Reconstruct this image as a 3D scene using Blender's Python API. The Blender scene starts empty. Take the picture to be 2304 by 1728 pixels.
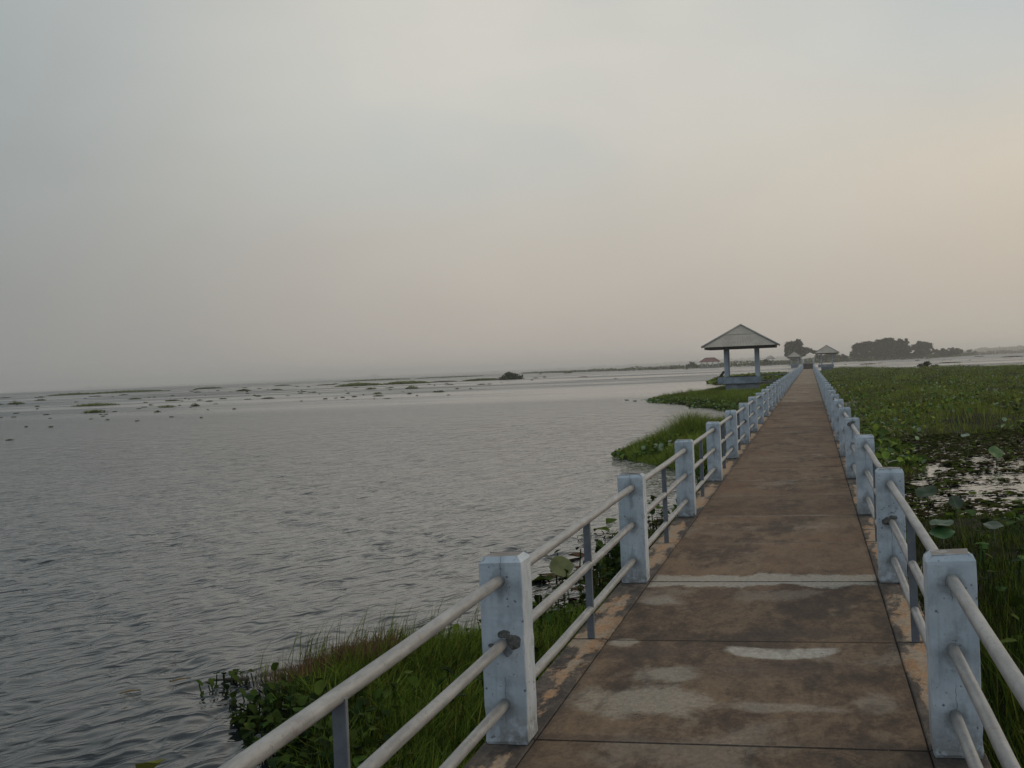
import bpy, bmesh, math, random
import numpy as np
from mathutils import Matrix, Vector

R = math.radians
random.seed(7)
rng = np.random.default_rng(11)
scene = bpy.context.scene
COL = scene.collection

# ------------------------------------------------------------------ camera
FPX, YAW, PITCH, ROLL, CAMH = 1253.13, -0.234144, -0.009602, -0.040187, 1.60248   # focal length in px of a 1024 wide frame
c_f = Vector((math.sin(YAW) * math.cos(PITCH), math.cos(YAW) * math.cos(PITCH), math.sin(PITCH)))
_r = Vector((math.cos(YAW), -math.sin(YAW), 0)); _u = _r.cross(c_f)
c_r = _r * math.cos(ROLL) + _u * math.sin(ROLL)
c_u = -_r * math.sin(ROLL) + _u * math.cos(ROLL)
cam = bpy.data.cameras.new('camera')
cam_o = bpy.data.objects.new('camera', cam); COL.objects.link(cam_o)
cam.sensor_fit = 'HORIZONTAL'; cam.sensor_width = 36.0; cam.lens = 36.0 * FPX / 1024.0
cam.clip_start = 0.05; cam.clip_end = 20000
cam_o.matrix_world = Matrix(((c_r.x, c_u.x, -c_f.x, 0), (c_r.y, c_u.y, -c_f.y, 0), (c_r.z, c_u.z, -c_f.z, CAMH), (0, 0, 0, 1)))
scene.camera = cam_o

WZ = -1.0                      # water level, the walkway deck is z = 0


def ray(sx, sy):
    """direction of a photo pixel (2304 x 1728)"""
    return (c_r * (sx / 2.25 - 512) - c_u * (sy / 2.25 - 384) + c_f * FPX)


def at_z(sx, sy, z=WZ):
    d = ray(sx, sy); t = (z - CAMH) / d.z
    return Vector((d.x * t, d.y * t, z))


def at_y(sx, sy, y):
    d = ray(sx, sy); t = y / d.y
    return Vector((d.x * t, y, CAMH + d.z * t))


# ------------------------------------------------------------------ world, sun, exposure
SUN_AZ, SUN_EL = R(52), R(24)          # azimuth from +y towards +x


class NT:
    """small helper to write node trees"""
    def __init__(s, tree):
        s.t = tree; tree.nodes.clear()

    def n(s, kind, **kw):
        nd = s.t.nodes.new(kind)
        for k, v in kw.items(): setattr(nd, k, v)
        return nd

    def put(s, sock, v):
        if isinstance(v, bpy.types.NodeSocket): s.t.links.new(v, sock)
        elif isinstance(v, (tuple, list)) and sock.type == 'RGBA' and len(v) == 3: sock.default_value = (*v, 1)
        else: sock.default_value = v

    def m(s, op, a, b=0.0, c=0.0, clamp=False):
        nd = s.n('ShaderNodeMath', operation=op, use_clamp=clamp)
        for i, v in enumerate((a, b, c)): s.put(nd.inputs[i], v)
        return nd.outputs[0]

    def ss(s, x, lo, hi):
        nd = s.n('ShaderNodeMapRange', interpolation_type='SMOOTHSTEP')
        s.put(nd.inputs[0], x); nd.inputs[1].default_value = lo; nd.inputs[2].default_value = hi
        return nd.outputs[0]

    def mr(s, x, a, b, c, d):
        nd = s.n('ShaderNodeMapRange')
        s.put(nd.inputs[0], x)
        for i, v in enumerate((a, b, c, d)): nd.inputs[i + 1].default_value = v
        return nd.outputs[0]

    def mix(s, f, a, b, blend='MIX'):
        nd = s.n('ShaderNodeMix', data_type='RGBA', blend_type=blend)
        s.put(nd.inputs[0], f); s.put(nd.inputs[6], a); s.put(nd.inputs[7], b)
        return nd.outputs[2]

    def dot(s, a, v):
        nd = s.n('ShaderNodeVectorMath', operation='DOT_PRODUCT')
        s.put(nd.inputs[0], a); s.put(nd.inputs[1], v)
        return nd.outputs['Value']

    def scale(s, v, sc, loc=(0, 0, 0), rot=(0, 0, 0)):
        nd = s.n('ShaderNodeMapping')
        s.put(nd.inputs[0], v); nd.inputs[1].default_value = loc; nd.inputs[2].default_value = rot; nd.inputs[3].default_value = sc
        return nd.outputs[0]

    def noise(s, v, sc, detail=3.0, rough=0.55, dist=0.0):
        nd = s.n('ShaderNodeTexNoise')
        s.put(nd.inputs['Vector'], v); nd.inputs['Scale'].default_value = sc
        nd.inputs['Detail'].default_value = detail; nd.inputs['Roughness'].default_value = rough
        nd.inputs['Distortion'].default_value = dist
        return nd.outputs[0]

    def xyz(s, v):
        nd = s.n('ShaderNodeSeparateXYZ'); s.put(nd.inputs[0], v); return nd.outputs

    def bump(s, h, strength, dist=0.01, normal=None):
        nd = s.n('ShaderNodeBump'); s.put(nd.inputs['Height'], h); s.put(nd.inputs['Strength'], strength)
        nd.inputs['Distance'].default_value = dist
        if normal is not None: s.put(nd.inputs['Normal'], normal)
        return nd.outputs[0]


world = bpy.data.worlds.new('World'); scene.world = world; world.use_nodes = True
w = NT(world.node_tree)
d = w.n('ShaderNodeTexCoord').outputs['Generated']
sky = w.n('ShaderNodeTexSky', sky_type='NISHITA', sun_disc=False)
sky.sun_elevation = SUN_EL; sky.sun_rotation = SUN_AZ; sky.air_density = 1.6; sky.dust_density = 5.0
el = w.xyz(d)[2]
side = w.dot(d, (0.9727, 0.2320, 0.0))          # towards the sunward side of the lake
fwd = w.dot(d, (-0.2320, 0.9727, 0.0))
warp = w.noise(d, 2.2, 3, 0.5)
sidew = w.m('ADD', side, w.m('MULTIPLY_ADD', warp, 0.16, -0.08))
dark_low = w.mix(w.ss(el, 0.0, 0.27), (0.295, 0.300, 0.293), (0.365, 0.402, 0.410))
mid_low = w.mix(w.ss(el, 0.0, 0.24), (0.500, 0.452, 0.404), (0.655, 0.635, 0.578))
warm_low = w.mix(w.ss(el, 0.02, 0.17), (0.525, 0.475, 0.405), (0.660, 0.595, 0.505))
warm = w.mix(w.ss(el, 0.13, 0.25), warm_low, (0.515, 0.545, 0.545))
col = w.mix(w.ss(sidew, -0.44, 0.0), dark_low, mid_low)
col = w.mix(w.ss(sidew, 0.06, 0.42), col, warm)
# loose, very soft cloud patches
pt = w.scale(d, (1.0, 1.0, 2.0))
cl = w.ss(w.noise(pt, 2.6, 3, 0.5, 0.2), 0.46, 0.70)
col = w.mix(w.m('MULTIPLY', w.m('MULTIPLY', cl, 0.95), w.ss(el, 0.10, 0.19)), col, (0.500, 0.540, 0.540))
cl2 = w.noise(w.scale(d, (1.0, 1.0, 2.4), (4.1, 1.7, 0.3)), 3.6, 4, 0.5, 0.2)
col = w.mix(1.0, col, w.mr(cl2, 0.3, 0.7, 0.96, 1.04), 'MULTIPLY')
# overhead: heavy on the lake side, lighter to the right; pale bluish cloud behind the viewer
back = w.ss(fwd, 0.35, -0.5)
over = w.mix(w.ss(side, -0.35, 0.45), (0.250, 0.295, 0.330), (0.58, 0.600, 0.610))
col = w.mix(w.ss(el, 0.30, 0.66), col, over)
col = w.mix(back, col, (0.47, 0.565, 0.66))
# paler glow round the hidden sun, outside the picture
glow = w.ss(w.dot(d, (math.sin(SUN_AZ) * math.cos(SUN_EL), math.cos(SUN_AZ) * math.cos(SUN_EL), math.sin(SUN_EL))), 0.90, 1.0)
col = w.mix(glow, col, (1.35, 1.12, 0.85))
nd = w.n('ShaderNodeVectorMath', operation='SCALE'); w.put(nd.inputs[0], col); nd.inputs['Scale'].default_value = 10.0
tot = w.mix(0.93, sky.outputs[0], nd.outputs[0])
bg = w.n('ShaderNodeBackground'); w.put(bg.inputs[0], tot); bg.inputs[1].default_value = 0.1
w.put(w.n('ShaderNodeOutputWorld').inputs[0], bg.outputs[0])

sun = bpy.data.lights.new('sun', 'SUN'); sun.energy = 0.5; sun.angle = R(35); sun.color = (1.0, 0.88, 0.72)
sun_o = bpy.data.objects.new('sun', sun); COL.objects.link(sun_o)
sun_o.rotation_euler = (math.pi / 2 - SUN_EL, 0, math.pi - SUN_AZ)
sd = Vector((math.sin(SUN_AZ) * math.cos(SUN_EL), math.cos(SUN_AZ) * math.cos(SUN_EL), math.sin(SUN_EL)))
sun_o.rotation_euler = (-sd).to_track_quat('-Z', 'Y').to_euler()
sun_o.location = sd * 50

vs = scene.view_settings
vs.view_transform = 'Standard'; vs.look = 'None'; vs.exposure = 0.0; vs.gamma = 1.0
try: vs.use_curve_mapping = False
except Exception: pass
scene.cycles.volume_bounces = 3
scene.cycles.max_bounces = 8
scene.cycles.transparent_max_bounces = 8

# ------------------------------------------------------------------ numpy noise and mesh helpers


def _hash(ix, iy, seed):
    h = (ix.astype(np.int64) * 374761393 + iy.astype(np.int64) * 668265263 + seed * 1274126177) & 0xFFFFFFFF
    h = ((h ^ (h >> 13)) * 1274126177) & 0xFFFFFFFF
    return ((h ^ (h >> 16)) & 0xFFFF) / 65535.0


def vnoise(x, y, seed=0):
    ix = np.floor(x); iy = np.floor(y); fx = x - ix; fy = y - iy
    fx = fx * fx * (3 - 2 * fx); fy = fy * fy * (3 - 2 * fy)
    a = _hash(ix, iy, seed); b = _hash(ix + 1, iy, seed); c = _hash(ix, iy + 1, seed); dd = _hash(ix + 1, iy + 1, seed)
    return (a * (1 - fx) + b * fx) * (1 - fy) + (c * (1 - fx) + dd * fx) * fy


def fbm(x, y, seed=0, octv=3):
    s = 0; a = 0.5; t = 0
    for k in range(octv):
        s = s + a * vnoise(x * 2 ** k, y * 2 ** k, seed + k); t += a; a *= 0.5
    return s / t


def sstep(x, a, b):
    t = np.clip((x - a) / (b - a), 0, 1); return t * t * (3 - 2 * t)


def np_mesh(name, verts, faces, tint=None, smooth=False):
    """faces: list of (m,k) index arrays; tint: per-vertex rgb"""
    me = bpy.data.meshes.new(name)
    verts = np.asarray(verts, dtype=np.float32)
    faces = [np.asarray(f, dtype=np.int32) for f in faces if len(f)]
    me.vertices.add(len(verts)); me.vertices.foreach_set('co', verts.ravel())
    nl = sum(f.size for f in faces); npoly = sum(len(f) for f in faces)
    me.loops.add(nl); me.loops.foreach_set('vertex_index', np.concatenate([f.ravel() for f in faces]))
    me.polygons.add(npoly)
    tot = np.concatenate([np.full(len(f), f.shape[1], dtype=np.int32) for f in faces])
    st = np.concatenate(([0], np.cumsum(tot)[:-1])).astype(np.int32)
    me.polygons.foreach_set('loop_start', st)
    try: me.polygons.foreach_set('loop_total', tot)
    except Exception: pass
    if smooth: me.polygons.foreach_set('use_smooth', np.ones(npoly, dtype=bool))
    me.update(calc_edges=True)
    if tint is not None:
        at = me.color_attributes.new('tint', 'FLOAT_COLOR', 'POINT')
        c = np.ones((len(verts), 4), dtype=np.float32); c[:, :3] = tint
        at.data.foreach_set('color', c.ravel())
    return me


def link(name, me, mat=None, parent=None):
    o = bpy.data.objects.new(name, me); COL.objects.link(o)
    if mat is not None and not me.materials: me.materials.append(mat)
    if parent is not None: o.parent = parent
    return o


def tag(o, label=None, cat=None, group=None, kind=None):
    if label: o['label'] = label
    if cat: o['category'] = cat
    if group: o['group'] = group
    if kind: o['kind'] = kind
    return o


def empty(name, loc, rz=0.0):
    o = bpy.data.objects.new(name, None); COL.objects.link(o)
    o.location = loc; o.rotation_euler = (0, 0, rz); o.empty_display_size = 0.2
    return o


class MB:
    """collects shapes and links them as one mesh"""
    def __init__(s): s.b = bmesh.new()

    def box(s, x0, x1, y0, y1, z0, z1, bevel=0.0, seg=1):
        r = bmesh.ops.create_cube(s.b, size=1.0)['verts']
        for v in r:
            v.co = Vector((x0 + (v.co.x + .5) * (x1 - x0), y0 + (v.co.y + .5) * (y1 - y0), z0 + (v.co.z + .5) * (z1 - z0)))
        if bevel:
            es = list({e for v in r for e in v.link_edges})
            bmesh.ops.bevel(s.b, geom=es, offset=bevel, segments=seg, affect='EDGES', profile=0.5)
        return s

    def tube(s, pts, rads, n=10, cap=True):
        rings = []
        pts = [Vector(p) for p in pts]
        if not isinstance(rads, (list, tuple)): rads = [rads] * len(pts)
        for i, p in enumerate(pts):
            t = (pts[min(i + 1, len(pts) - 1)] - pts[max(i - 1, 0)]).normalized()
            a = t.orthogonal().normalized(); b2 = t.cross(a)
            rings.append([s.b.verts.new(p + (a * math.cos(2 * math.pi * k / n) + b2 * math.sin(2 * math.pi * k / n)) * rads[i]) for k in range(n)])
        for i in range(len(rings) - 1):
            for k in range(n):
                f = s.b.faces.new((rings[i][k], rings[i][(k + 1) % n], rings[i + 1][(k + 1) % n], rings[i + 1][k])); f.smooth = True
        if cap:
            s.b.faces.new(rings[0][::-1]); s.b.faces.new(rings[-1])
        return s

    def poly(s, pts):
        s.b.faces.new([s.b.verts.new(p) for p in pts]); return s

    def build(s, name, mat, parent=None):
        bmesh.ops.recalc_face_normals(s.b, faces=s.b.faces)
        me = bpy.data.meshes.new(name); s.b.to_mesh(me); s.b.free()
        return link(name, me, mat, parent)


# ------------------------------------------------------------------ materials


def mat_new(name):
    m = bpy.data.materials.new(name); m.use_nodes = True
    n = NT(m.node_tree)
    out = n.n('ShaderNodeOutputMaterial'); p = n.n('ShaderNodeBsdfPrincipled')
    n.put(out.inputs[0], p.outputs[0])
    n.out = out; n.p = p
    return m, n


def m_simple(name, c1, c2, sc=6.0, rough=0.8, bump=0.3, spec=0.3, metal=0.0, bd=0.01):
    m, n = mat_new(name)
    v = n.n('ShaderNodeTexCoord').outputs['Object']
    f = n.noise(v, sc, 5, 0.6)
    n.put(n.p.inputs['Base Color'], n.mix(n.ss(f, 0.3, 0.7), c1, c2))
    n.p.inputs['Roughness'].default_value = rough; n.p.inputs['Specular IOR Level'].default_value = spec
    n.p.inputs['Metallic'].default_value = metal
    if bump: n.put(n.p.inputs['Normal'], n.bump(n.noise(v, sc * 4, 4), bump, bd))
    return m


def m_leaf(name, transl=0.2, rough=0.5, gain=1.0, spec=0.35):
    m, n = mat_new(name)
    a = n.n('ShaderNodeAttribute', attribute_name='tint').outputs['Color']
    v = n.n('ShaderNodeTexCoord').outputs['Object']
    c = n.mix(1.0, a, n.mr(n.noise(v, 9.0, 2), 0.3, 0.7, 0.8 * gain, 1.2 * gain), 'MULTIPLY')
    n.put(n.p.inputs['Base Color'], c)
    n.p.inputs['Roughness'].default_value = rough; n.p.inputs['Specular IOR Level'].default_value = spec
    tr = n.n('ShaderNodeBsdfTranslucent'); n.put(tr.inputs[0], c)
    mx = n.n('ShaderNodeMixShader'); mx.inputs[0].default_value = transl
    n.put(mx.inputs[1], n.p.outputs[0]); n.put(mx.inputs[2], tr.outputs[0]); n.put(n.out.inputs[0], mx.outputs[0])
    return m


PIPE_Z = (0.712, 0.443, 0.178)
POST_W, POST_H = 0.1876, 0.81


def m_post():
    m, n = mat_new('painted_concrete_post')
    tc = n.n('ShaderNodeTexCoord').outputs['Object']
    oi = n.n('ShaderNodeObjectInfo')
    off = n.n('ShaderNodeVectorMath', operation='SCALE'); off.inputs[0].default_value = (37.0, 19.0, 11.0); n.put(off.inputs['Scale'], oi.outputs['Random'])
    ad = n.n('ShaderNodeVectorMath', operation='ADD'); n.put(ad.inputs[0], tc); n.put(ad.inputs[1], off.outputs[0])
    v = ad.outputs[0]
    x, y, z = n.xyz(tc)
    base = n.mix(n.ss(n.noise(v, 5, 4), 0.35, 0.7), (0.515, 0.540, 0.552), (0.39, 0.425, 0.445))
    # vertical rain streaks
    streak = n.ss(n.noise(n.scale(v, (26, 26, 1.6)), 1.0, 3, 0.6), 0.55, 0.78)
    base = n.mix(n.m('MULTIPLY', streak, 0.55), base, (0.24, 0.27, 0.28))
    # stains around the pipe entries
    st = None
    for k, pz in enumerate(PIPE_Z):
        q = n.m('SQRT', n.m('ADD', n.m('POWER', n.m('MULTIPLY', x, 1.0), 2.0), n.m('POWER', n.m('MULTIPLY', n.m('SUBTRACT', z, pz - 0.012), 0.75), 2.0)))
        q = n.m('ADD', q, n.m('MULTIPLY_ADD', n.noise(v, 28, 3), 0.06, -0.03))
        g = n.ss(q, 0.058, 0.026)
        st = g if st is None else n.m('MAXIMUM', st, g)
    base = n.mix(n.m('MULTIPLY', st, 0.6), base, (0.21, 0.22, 0.21))
    drip = n.m('MULTIPLY', n.ss(n.m('ABSOLUTE', n.m('ADD', x, n.m('MULTIPLY_ADD', n.noise(n.scale(v, (3, 3, 8)), 1.0, 2), 0.05, -0.025))), 0.022, 0.004), n.ss(n.noise(n.scale(v, (1, 1, 3)), 2.0, 2), 0.42, 0.62))
    base = n.mix(n.m('MULTIPLY', drip, 0.65), base, (0.27, 0.29, 0.30))
    # pits and flaked spots
    vo = n.n('ShaderNodeTexVoronoi', feature='F1'); n.put(vo.inputs['Vector'], v); vo.inputs['Scale'].default_value = 34
    pit = n.m('MULTIPLY', n.ss(vo.outputs['Distance'], 0.26, 0.10), n.ss(n.noise(v, 23, 4, 0.7), 0.50, 0.60))
    flake = n.ss(n.noise(v, 21, 6, 0.75), 0.60, 0.66)
    flake = n.m('MULTIPLY', flake, n.ss(n.noise(v, 5.5, 3), 0.46, 0.62))
    dirt = n.m('MAXIMUM', pit, flake)
    crack = n.m('MULTIPLY', n.ss(n.m('ABSOLUTE', n.m('ADD', x, n.m('MULTIPLY_ADD', n.noise(n.scale(v, (0.5, 0.5, 5)), 1.6, 5, 0.7), 0.05, -0.022))), 0.0026, 0.0008), n.ss(n.noise(n.scale(v, (0, 0, 1), (0, 0, 3)), 3.2, 2), 0.50, 0.56))
    base = n.mix(n.m('MULTIPLY', crack, 0.75), base, (0.13, 0.14, 0.14))
    grime = n.ss(n.noise(n.scale(v, (1, 1, 0.6)), 13, 6, 0.72), 0.46, 0.72)
    base = n.mix(n.m('MULTIPLY', grime, 0.5), base, (0.22, 0.235, 0.24))
    base = n.mix(n.m('MULTIPLY', dirt, 0.8), base, (0.085, 0.083, 0.078))
    # weathered cap and grimy foot
    nrm = n.xyz(n.n('ShaderNodeNewGeometry').outputs['Normal'])[2]
    capm = n.m('MULTIPLY', n.ss(nrm, 0.90, 0.97), n.ss(n.noise(v, 9, 5, 0.65), 0.30, 0.48))
    base = n.mix(n.m('MULTIPLY', capm, 0.85), base, (0.20, 0.160, 0.128))
    foot = n.m('MULTIPLY', n.ss(z, 0.20, 0.0), n.ss(n.noise(v, 18, 6, 0.7), 0.34, 0.56))
    base = n.mix(n.m('MULTIPLY', foot, 0.85), base, (0.19, 0.18, 0.16))
    n.put(n.p.inputs['Base Color'], base)
    n.p.inputs['Roughness'].default_value = 0.78; n.p.inputs['Specular IOR Level'].default_value = 0.15
    h = n.m('SUBTRACT', n.noise(v, 45, 4, 0.6), n.m('MULTIPLY', dirt, 0.9))
    n.put(n.p.inputs['Normal'], n.bump(h, 0.45, 0.004))
    return m


def m_pipe():
    m, n = mat_new('weathered_galvanised_pipe')
    v = n.n('ShaderNodeTexCoord').outputs['Object']
    a = n.noise(n.scale(v, (6, 1.2, 6)), 4, 5, 0.65)
    c = n.mix(n.ss(a, 0.35, 0.68), (0.315, 0.304, 0.284), (0.195, 0.189, 0.180))
    rust = n.m('MULTIPLY', n.ss(n.noise(v, 26, 5, 0.7), 0.55, 0.66), n.ss(n.noise(v, 2.3, 2), 0.47, 0.60))
    c = n.mix(n.m('MULTIPLY', rust, 0.6), c, (0.17, 0.105, 0.07))
    vo = n.noise(v, 60, 3, 0.7)
    c = n.mix(n.m('MULTIPLY', n.ss(vo, 0.60, 0.68), 0.55), c, (0.12, 0.115, 0.11))
    n.put(n.p.inputs['Base Color'], c)
    n.p.inputs['Metallic'].default_value = 0.0; n.p.inputs['Roughness'].default_value = 0.42
    n.p.inputs['Specular IOR Level'].default_value = 0.4
    n.put(n.p.inputs['Normal'], n.bump(n.noise(v, 40, 4, 0.6), 0.25, 0.003))
    return m


X_L, X_R, Y0, BAY = -1.417, 0.418, 5.195, 4.0       # railing post faces, first post row and bay length
XI_L, XI_R = X_L + POST_W + 0.006, X_R - 0.006       # joints between the middle slabs and the edge strips
JY = Y0 + POST_W * 0.55                               # row of cross joints


def m_deck():
    m, n = mat_new('weathered_concrete_deck')
    v = n.n('ShaderNodeTexCoord').outputs['Object']
    x, y, z = n.xyz(v)
    vl = n.scale(v, (1.0, 0.42, 1.0))
    big = n.noise(vl, 1.5, 6, 0.62, 0.6)
    fine = n.noise(vl, 9, 6, 0.70, 0.3)
    mott = n.m('ADD', n.m('MULTIPLY', big, 0.55), n.m('MULTIPLY', fine, 0.45))
    c = n.mix(n.ss(mott, 0.40, 0.58), (0.062, 0.041, 0.027), (0.172, 0.113, 0.067))
    # reddish algae film in places
    red = n.ss(n.noise(n.scale(v, (0.5, 0.5, 1), (3, 1, 0)), 1.4, 4, 0.6), 0.5, 0.68)
    c = n.mix(n.m('MULTIPLY', red, n.mr(y, 7.0, 11.0, 0.12, 0.50)), c, (0.165, 0.078, 0.042))
    # paler worn concrete patches
    pale = n.ss(n.m('ADD', n.noise(n.scale(v, (1.0, 0.8, 1), (7.3, 2.1, 0)), 1.05, 6, 0.6, 0.4), n.m('MULTIPLY_ADD', fine, 0.12, -0.06)), 0.565, 0.66)
    c = n.mix(n.m('MULTIPLY', pale, 0.45), c, (0.27, 0.225, 0.17))

    def ell(cx, cy, rx, ry, soft=0.5, nz=0.75, sc=4.2):
        q = n.m('SQRT', n.m('ADD', n.m('POWER', n.m('DIVIDE', n.m('SUBTRACT', x, cx), rx), 2.0), n.m('POWER', n.m('DIVIDE', n.m('SUBTRACT', y, cy), ry), 2.0)))
        q = n.m('ADD', q, n.m('MULTIPLY_ADD', n.noise(n.scale(v, (1.0, 0.8, 1.0), (cx * 3, cy, 0)), sc, 6, 0.68, 0.4), 2.6 * nz, -1.3 * nz))
        return n.ss(q, 1.0, 1.0 - soft)

    worn = (0.300, 0.255, 0.195)
    for e, k in ((ell(-0.83, 5.98, 0.46, 0.33), 0.75), (ell(-0.80, 6.5, 0.22, 0.22), 0.75), (ell(-0.15, 5.9, 0.3, 0.10), 0.55),
                 (ell(-1.05, 8.55, 0.16, 0.20), 0.85), (ell(-1.12, 7.25, 0.10, 0.13), 0.8), (ell(0.25, 6.0, 0.12, 0.25), 0.45), (ell(-0.4, 4.7, 0.4, 0.18), 0.4)):
        c = n.mix(n.m('MULTIPLY', e, k), c, worn)
    # dark damp looking areas
    for e, k in ((ell(-0.28, 6.6, 0.55, 0.32, 0.6), 0.45), (ell(-0.15, 7.55, 0.5, 0.22, 0.6), 0.6), (ell(-0.95, 7.0, 0.3, 0.25, 0.6), 0.6), (ell(0.1, 5.35, 0.5, 0.12, 0.7), 0.4), (ell(-0.9, 5.35, 0.5, 0.08, 0.6), 0.5)):
        c = n.mix(n.m('MULTIPLY', e, k), c, (0.062, 0.043, 0.034))
    # pale crescent of dried mortar: one ellipse minus another
    e1 = ell(-0.215, 7.10, 0.33, 0.255, 0.16, 0.14, 7); e2 = ell(-0.21, 7.355, 0.50, 0.26, 0.18, 0.12, 7)
    cres = n.m('MULTIPLY', e1, n.m('SUBTRACT', 1.0, e2))
    c = n.mix(n.m('MULTIPLY', cres, n.mr(fine, 0.35, 0.6, 0.65, 1.0)), c, (0.37, 0.335, 0.275))
    # lighter tone further out, in two steps
    far = n.m('ADD', n.m('MULTIPLY', n.ss(y, 49.4, 50.2), 0.50), n.m('MULTIPLY', n.ss(y, 84.6, 86.0), 0.35))
    c = n.mix(far, c, (0.335, 0.262, 0.185))
    mid = n.m('MULTIPLY', n.ss(y, 9.2, 9.6), n.ss(n.noise(n.scale(v, (1.0, 0.4, 1)), 1.7, 6, 0.68, 0.5), 0.43, 0.58))
    c = n.mix(n.m('MULTIPLY', mid, 0.55), c, (0.142, 0.083, 0.046))
    wn = n.n('ShaderNodeTexWhiteNoise', noise_dimensions='1D'); n.put(wn.inputs['W'], n.m('FLOOR', n.m('DIVIDE', n.m('SUBTRACT', y, JY), 2.0)))
    c = n.mix(1.0, c, n.mr(wn.outputs['Value'], 0, 1, 0.84, 1.16), 'MULTIPLY')
    blot = n.ss(n.noise(n.scale(v, (1, 0.45, 1), (1.3, 7.7, 0)), 2.4, 6, 0.7, 0.6), 0.53, 0.64)
    c = n.mix(n.m('MULTIPLY', blot, 0.45), c, (0.052, 0.036, 0.026))
    # lime along the cross joints, strong on the second row
    jf = n.m('ABSOLUTE', n.m('SUBTRACT', n.m('FRACT', n.m('ADD', n.m('DIVIDE', n.m('SUBTRACT', y, JY), 2.0), 0.5)), 0.5))
    jd = n.m('MULTIPLY', jf, 2.0)                                   # metres to the nearest cross joint
    jn = n.m('MULTIPLY_ADD', n.noise(n.scale(v, (2.2, 5, 1)), 1.5, 4, 0.6), 0.14, -0.055)
    lime = n.ss(n.m('SUBTRACT', jd, jn), 0.035, 0.0)
    rowsel = n.ss(n.noise(n.scale(v, (0.0, 0.33, 0.0), (0, 5.2, 0)), 1.0, 1), 0.42, 0.6)
    second = n.m('COMPARE', y, JY + 4.0, 0.9)
    near_off = n.ss(y, 8.2, 8.4)
    c = n.mix(n.m('MULTIPLY', n.m('MULTIPLY', lime, rowsel), n.m('MULTIPLY', near_off, 0.55)), c, (0.37, 0.32, 0.25))
    lime2 = n.ss(n.m('SUBTRACT', n.m('ABSOLUTE', n.m('SUBTRACT', y, JY + 4.05)), n.m('MULTIPLY_ADD', n.noise(n.scale(v, (2.0, 1.2, 1)), 1.6, 5, 0.65), 0.66, -0.12)), 0.07, -0.02)
    c = n.mix(n.m('MULTIPLY', n.m('MULTIPLY', lime2, second), 0.72), c, (0.36, 0.33, 0.27))
    # orange lichen and sand on the edge strips, grime along their rims
    strip = n.m('MAXIMUM', n.ss(x, XI_L + 0.002, XI_L - 0.002), n.ss(x, XI_R - 0.002, XI_R + 0.002))
    on = n.noise(n.scale(v, (3.2, 1.0, 1), (1.2, 0.4, 0)), 1.5, 6, 0.68, 0.3)
    tocentre = n.m('MINIMUM', n.m('ABSOLUTE', n.m('SUBTRACT', x, (X_L + XI_L) / 2)), n.m('ABSOLUTE', n.m('SUBTRACT', x, XI_R + 0.12)))
    postd = n.m('MULTIPLY', n.m('ABSOLUTE', n.m('SUBTRACT', n.m('FRACT', n.m('DIVIDE', n.m('SUBTRACT', y, JY), 4.0)), 0.5)), 2.0)   # 1 at a post row, 0 mid bay
    orm = n.ss(n.m('SUBTRACT', n.m('SUBTRACT', on, n.m('MULTIPLY', tocentre, 1.6)), n.m('MULTIPLY', n.m('POWER', postd, 4.0), 0.35)), 0.32, 0.40)
    oc = n.mix(n.ss(fine, 0.4, 0.6), (0.340, 0.195, 0.100), (0.30, 0.235, 0.165))
    sc_ = n.mix(orm, n.mix(n.ss(fine, 0.4, 0.62), (0.045, 0.038, 0.033), (0.12, 0.092, 0.07)), oc)
    c = n.mix(strip, c, sc_)
    edge = n.ss(n.m('ADD', n.m('MINIMUM', n.m('ABSOLUTE', n.m('SUBTRACT', x, XI_L)), n.m('ABSOLUTE', n.m('SUBTRACT', x, XI_R))), n.m('MULTIPLY_ADD', fine, 0.12, -0.06)), 0.05, 0.0)
    c = n.mix(n.m('MULTIPLY', edge, n.mr(big, 0.4, 0.6, 0.15, 0.6)), c, (0.058, 0.045, 0.037))
    jl = n.ss(n.m('SUBTRACT', jd, n.m('MULTIPLY_ADD', fine, 0.03, -0.012)), 0.014, 0.004)
    c = n.mix(n.m('MULTIPLY', jl, 0.8), c, (0.022, 0.017, 0.014))
    # grit and fine wear
    gr = n.noise(n.scale(v, (1, .6, 1)), 38, 6, 0.8)
    c = n.mix(1.0, c, n.mr(gr, 0.32, 0.68, 0.66, 1.34), 'MULTIPLY')
    hair = n.m('MULTIPLY', n.ss(n.m('ABSOLUTE', n.m('SUBTRACT', n.noise(n.scale(v, (1, 1, 1), (2, 9, 0)), 1.7, 6, 0.6, 0.6), 0.5)), 0.0045, 0.001), n.ss(n.noise(v, 0.9, 2), 0.52, 0.60))
    c = n.mix(n.m('MULTIPLY', hair, 0.7), c, (0.035, 0.028, 0.022))
    # specks
    sp = n.ss(n.noise(v, 75, 3, 0.75), 0.66, 0.72)
    c = n.mix(n.m('MULTIPLY', sp, 0.55), c, (0.05, 0.04, 0.034))
    sp2 = n.m('MULTIPLY', n.ss(n.noise(n.scale(v, (1, 1, 1), (5, 5, 5)), 48, 3, 0.75), 0.68, 0.72), n.ss(n.noise(v, 3, 2), 0.5, 0.6))
    c = n.mix(n.m('MULTIPLY', sp2, 0.7), c, (0.42, 0.38, 0.32))
    n.put(n.p.inputs['Base Color'], c)
    n.p.inputs['Roughness'].default_value = 0.86; n.p.inputs['Specular IOR Level'].default_value = 0.25
    n.put(n.p.inputs['Normal'], n.bump(n.m('ADD', fine, n.m('MULTIPLY', gr, 0.8)), 0.5, 0.008))
    return m


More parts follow.
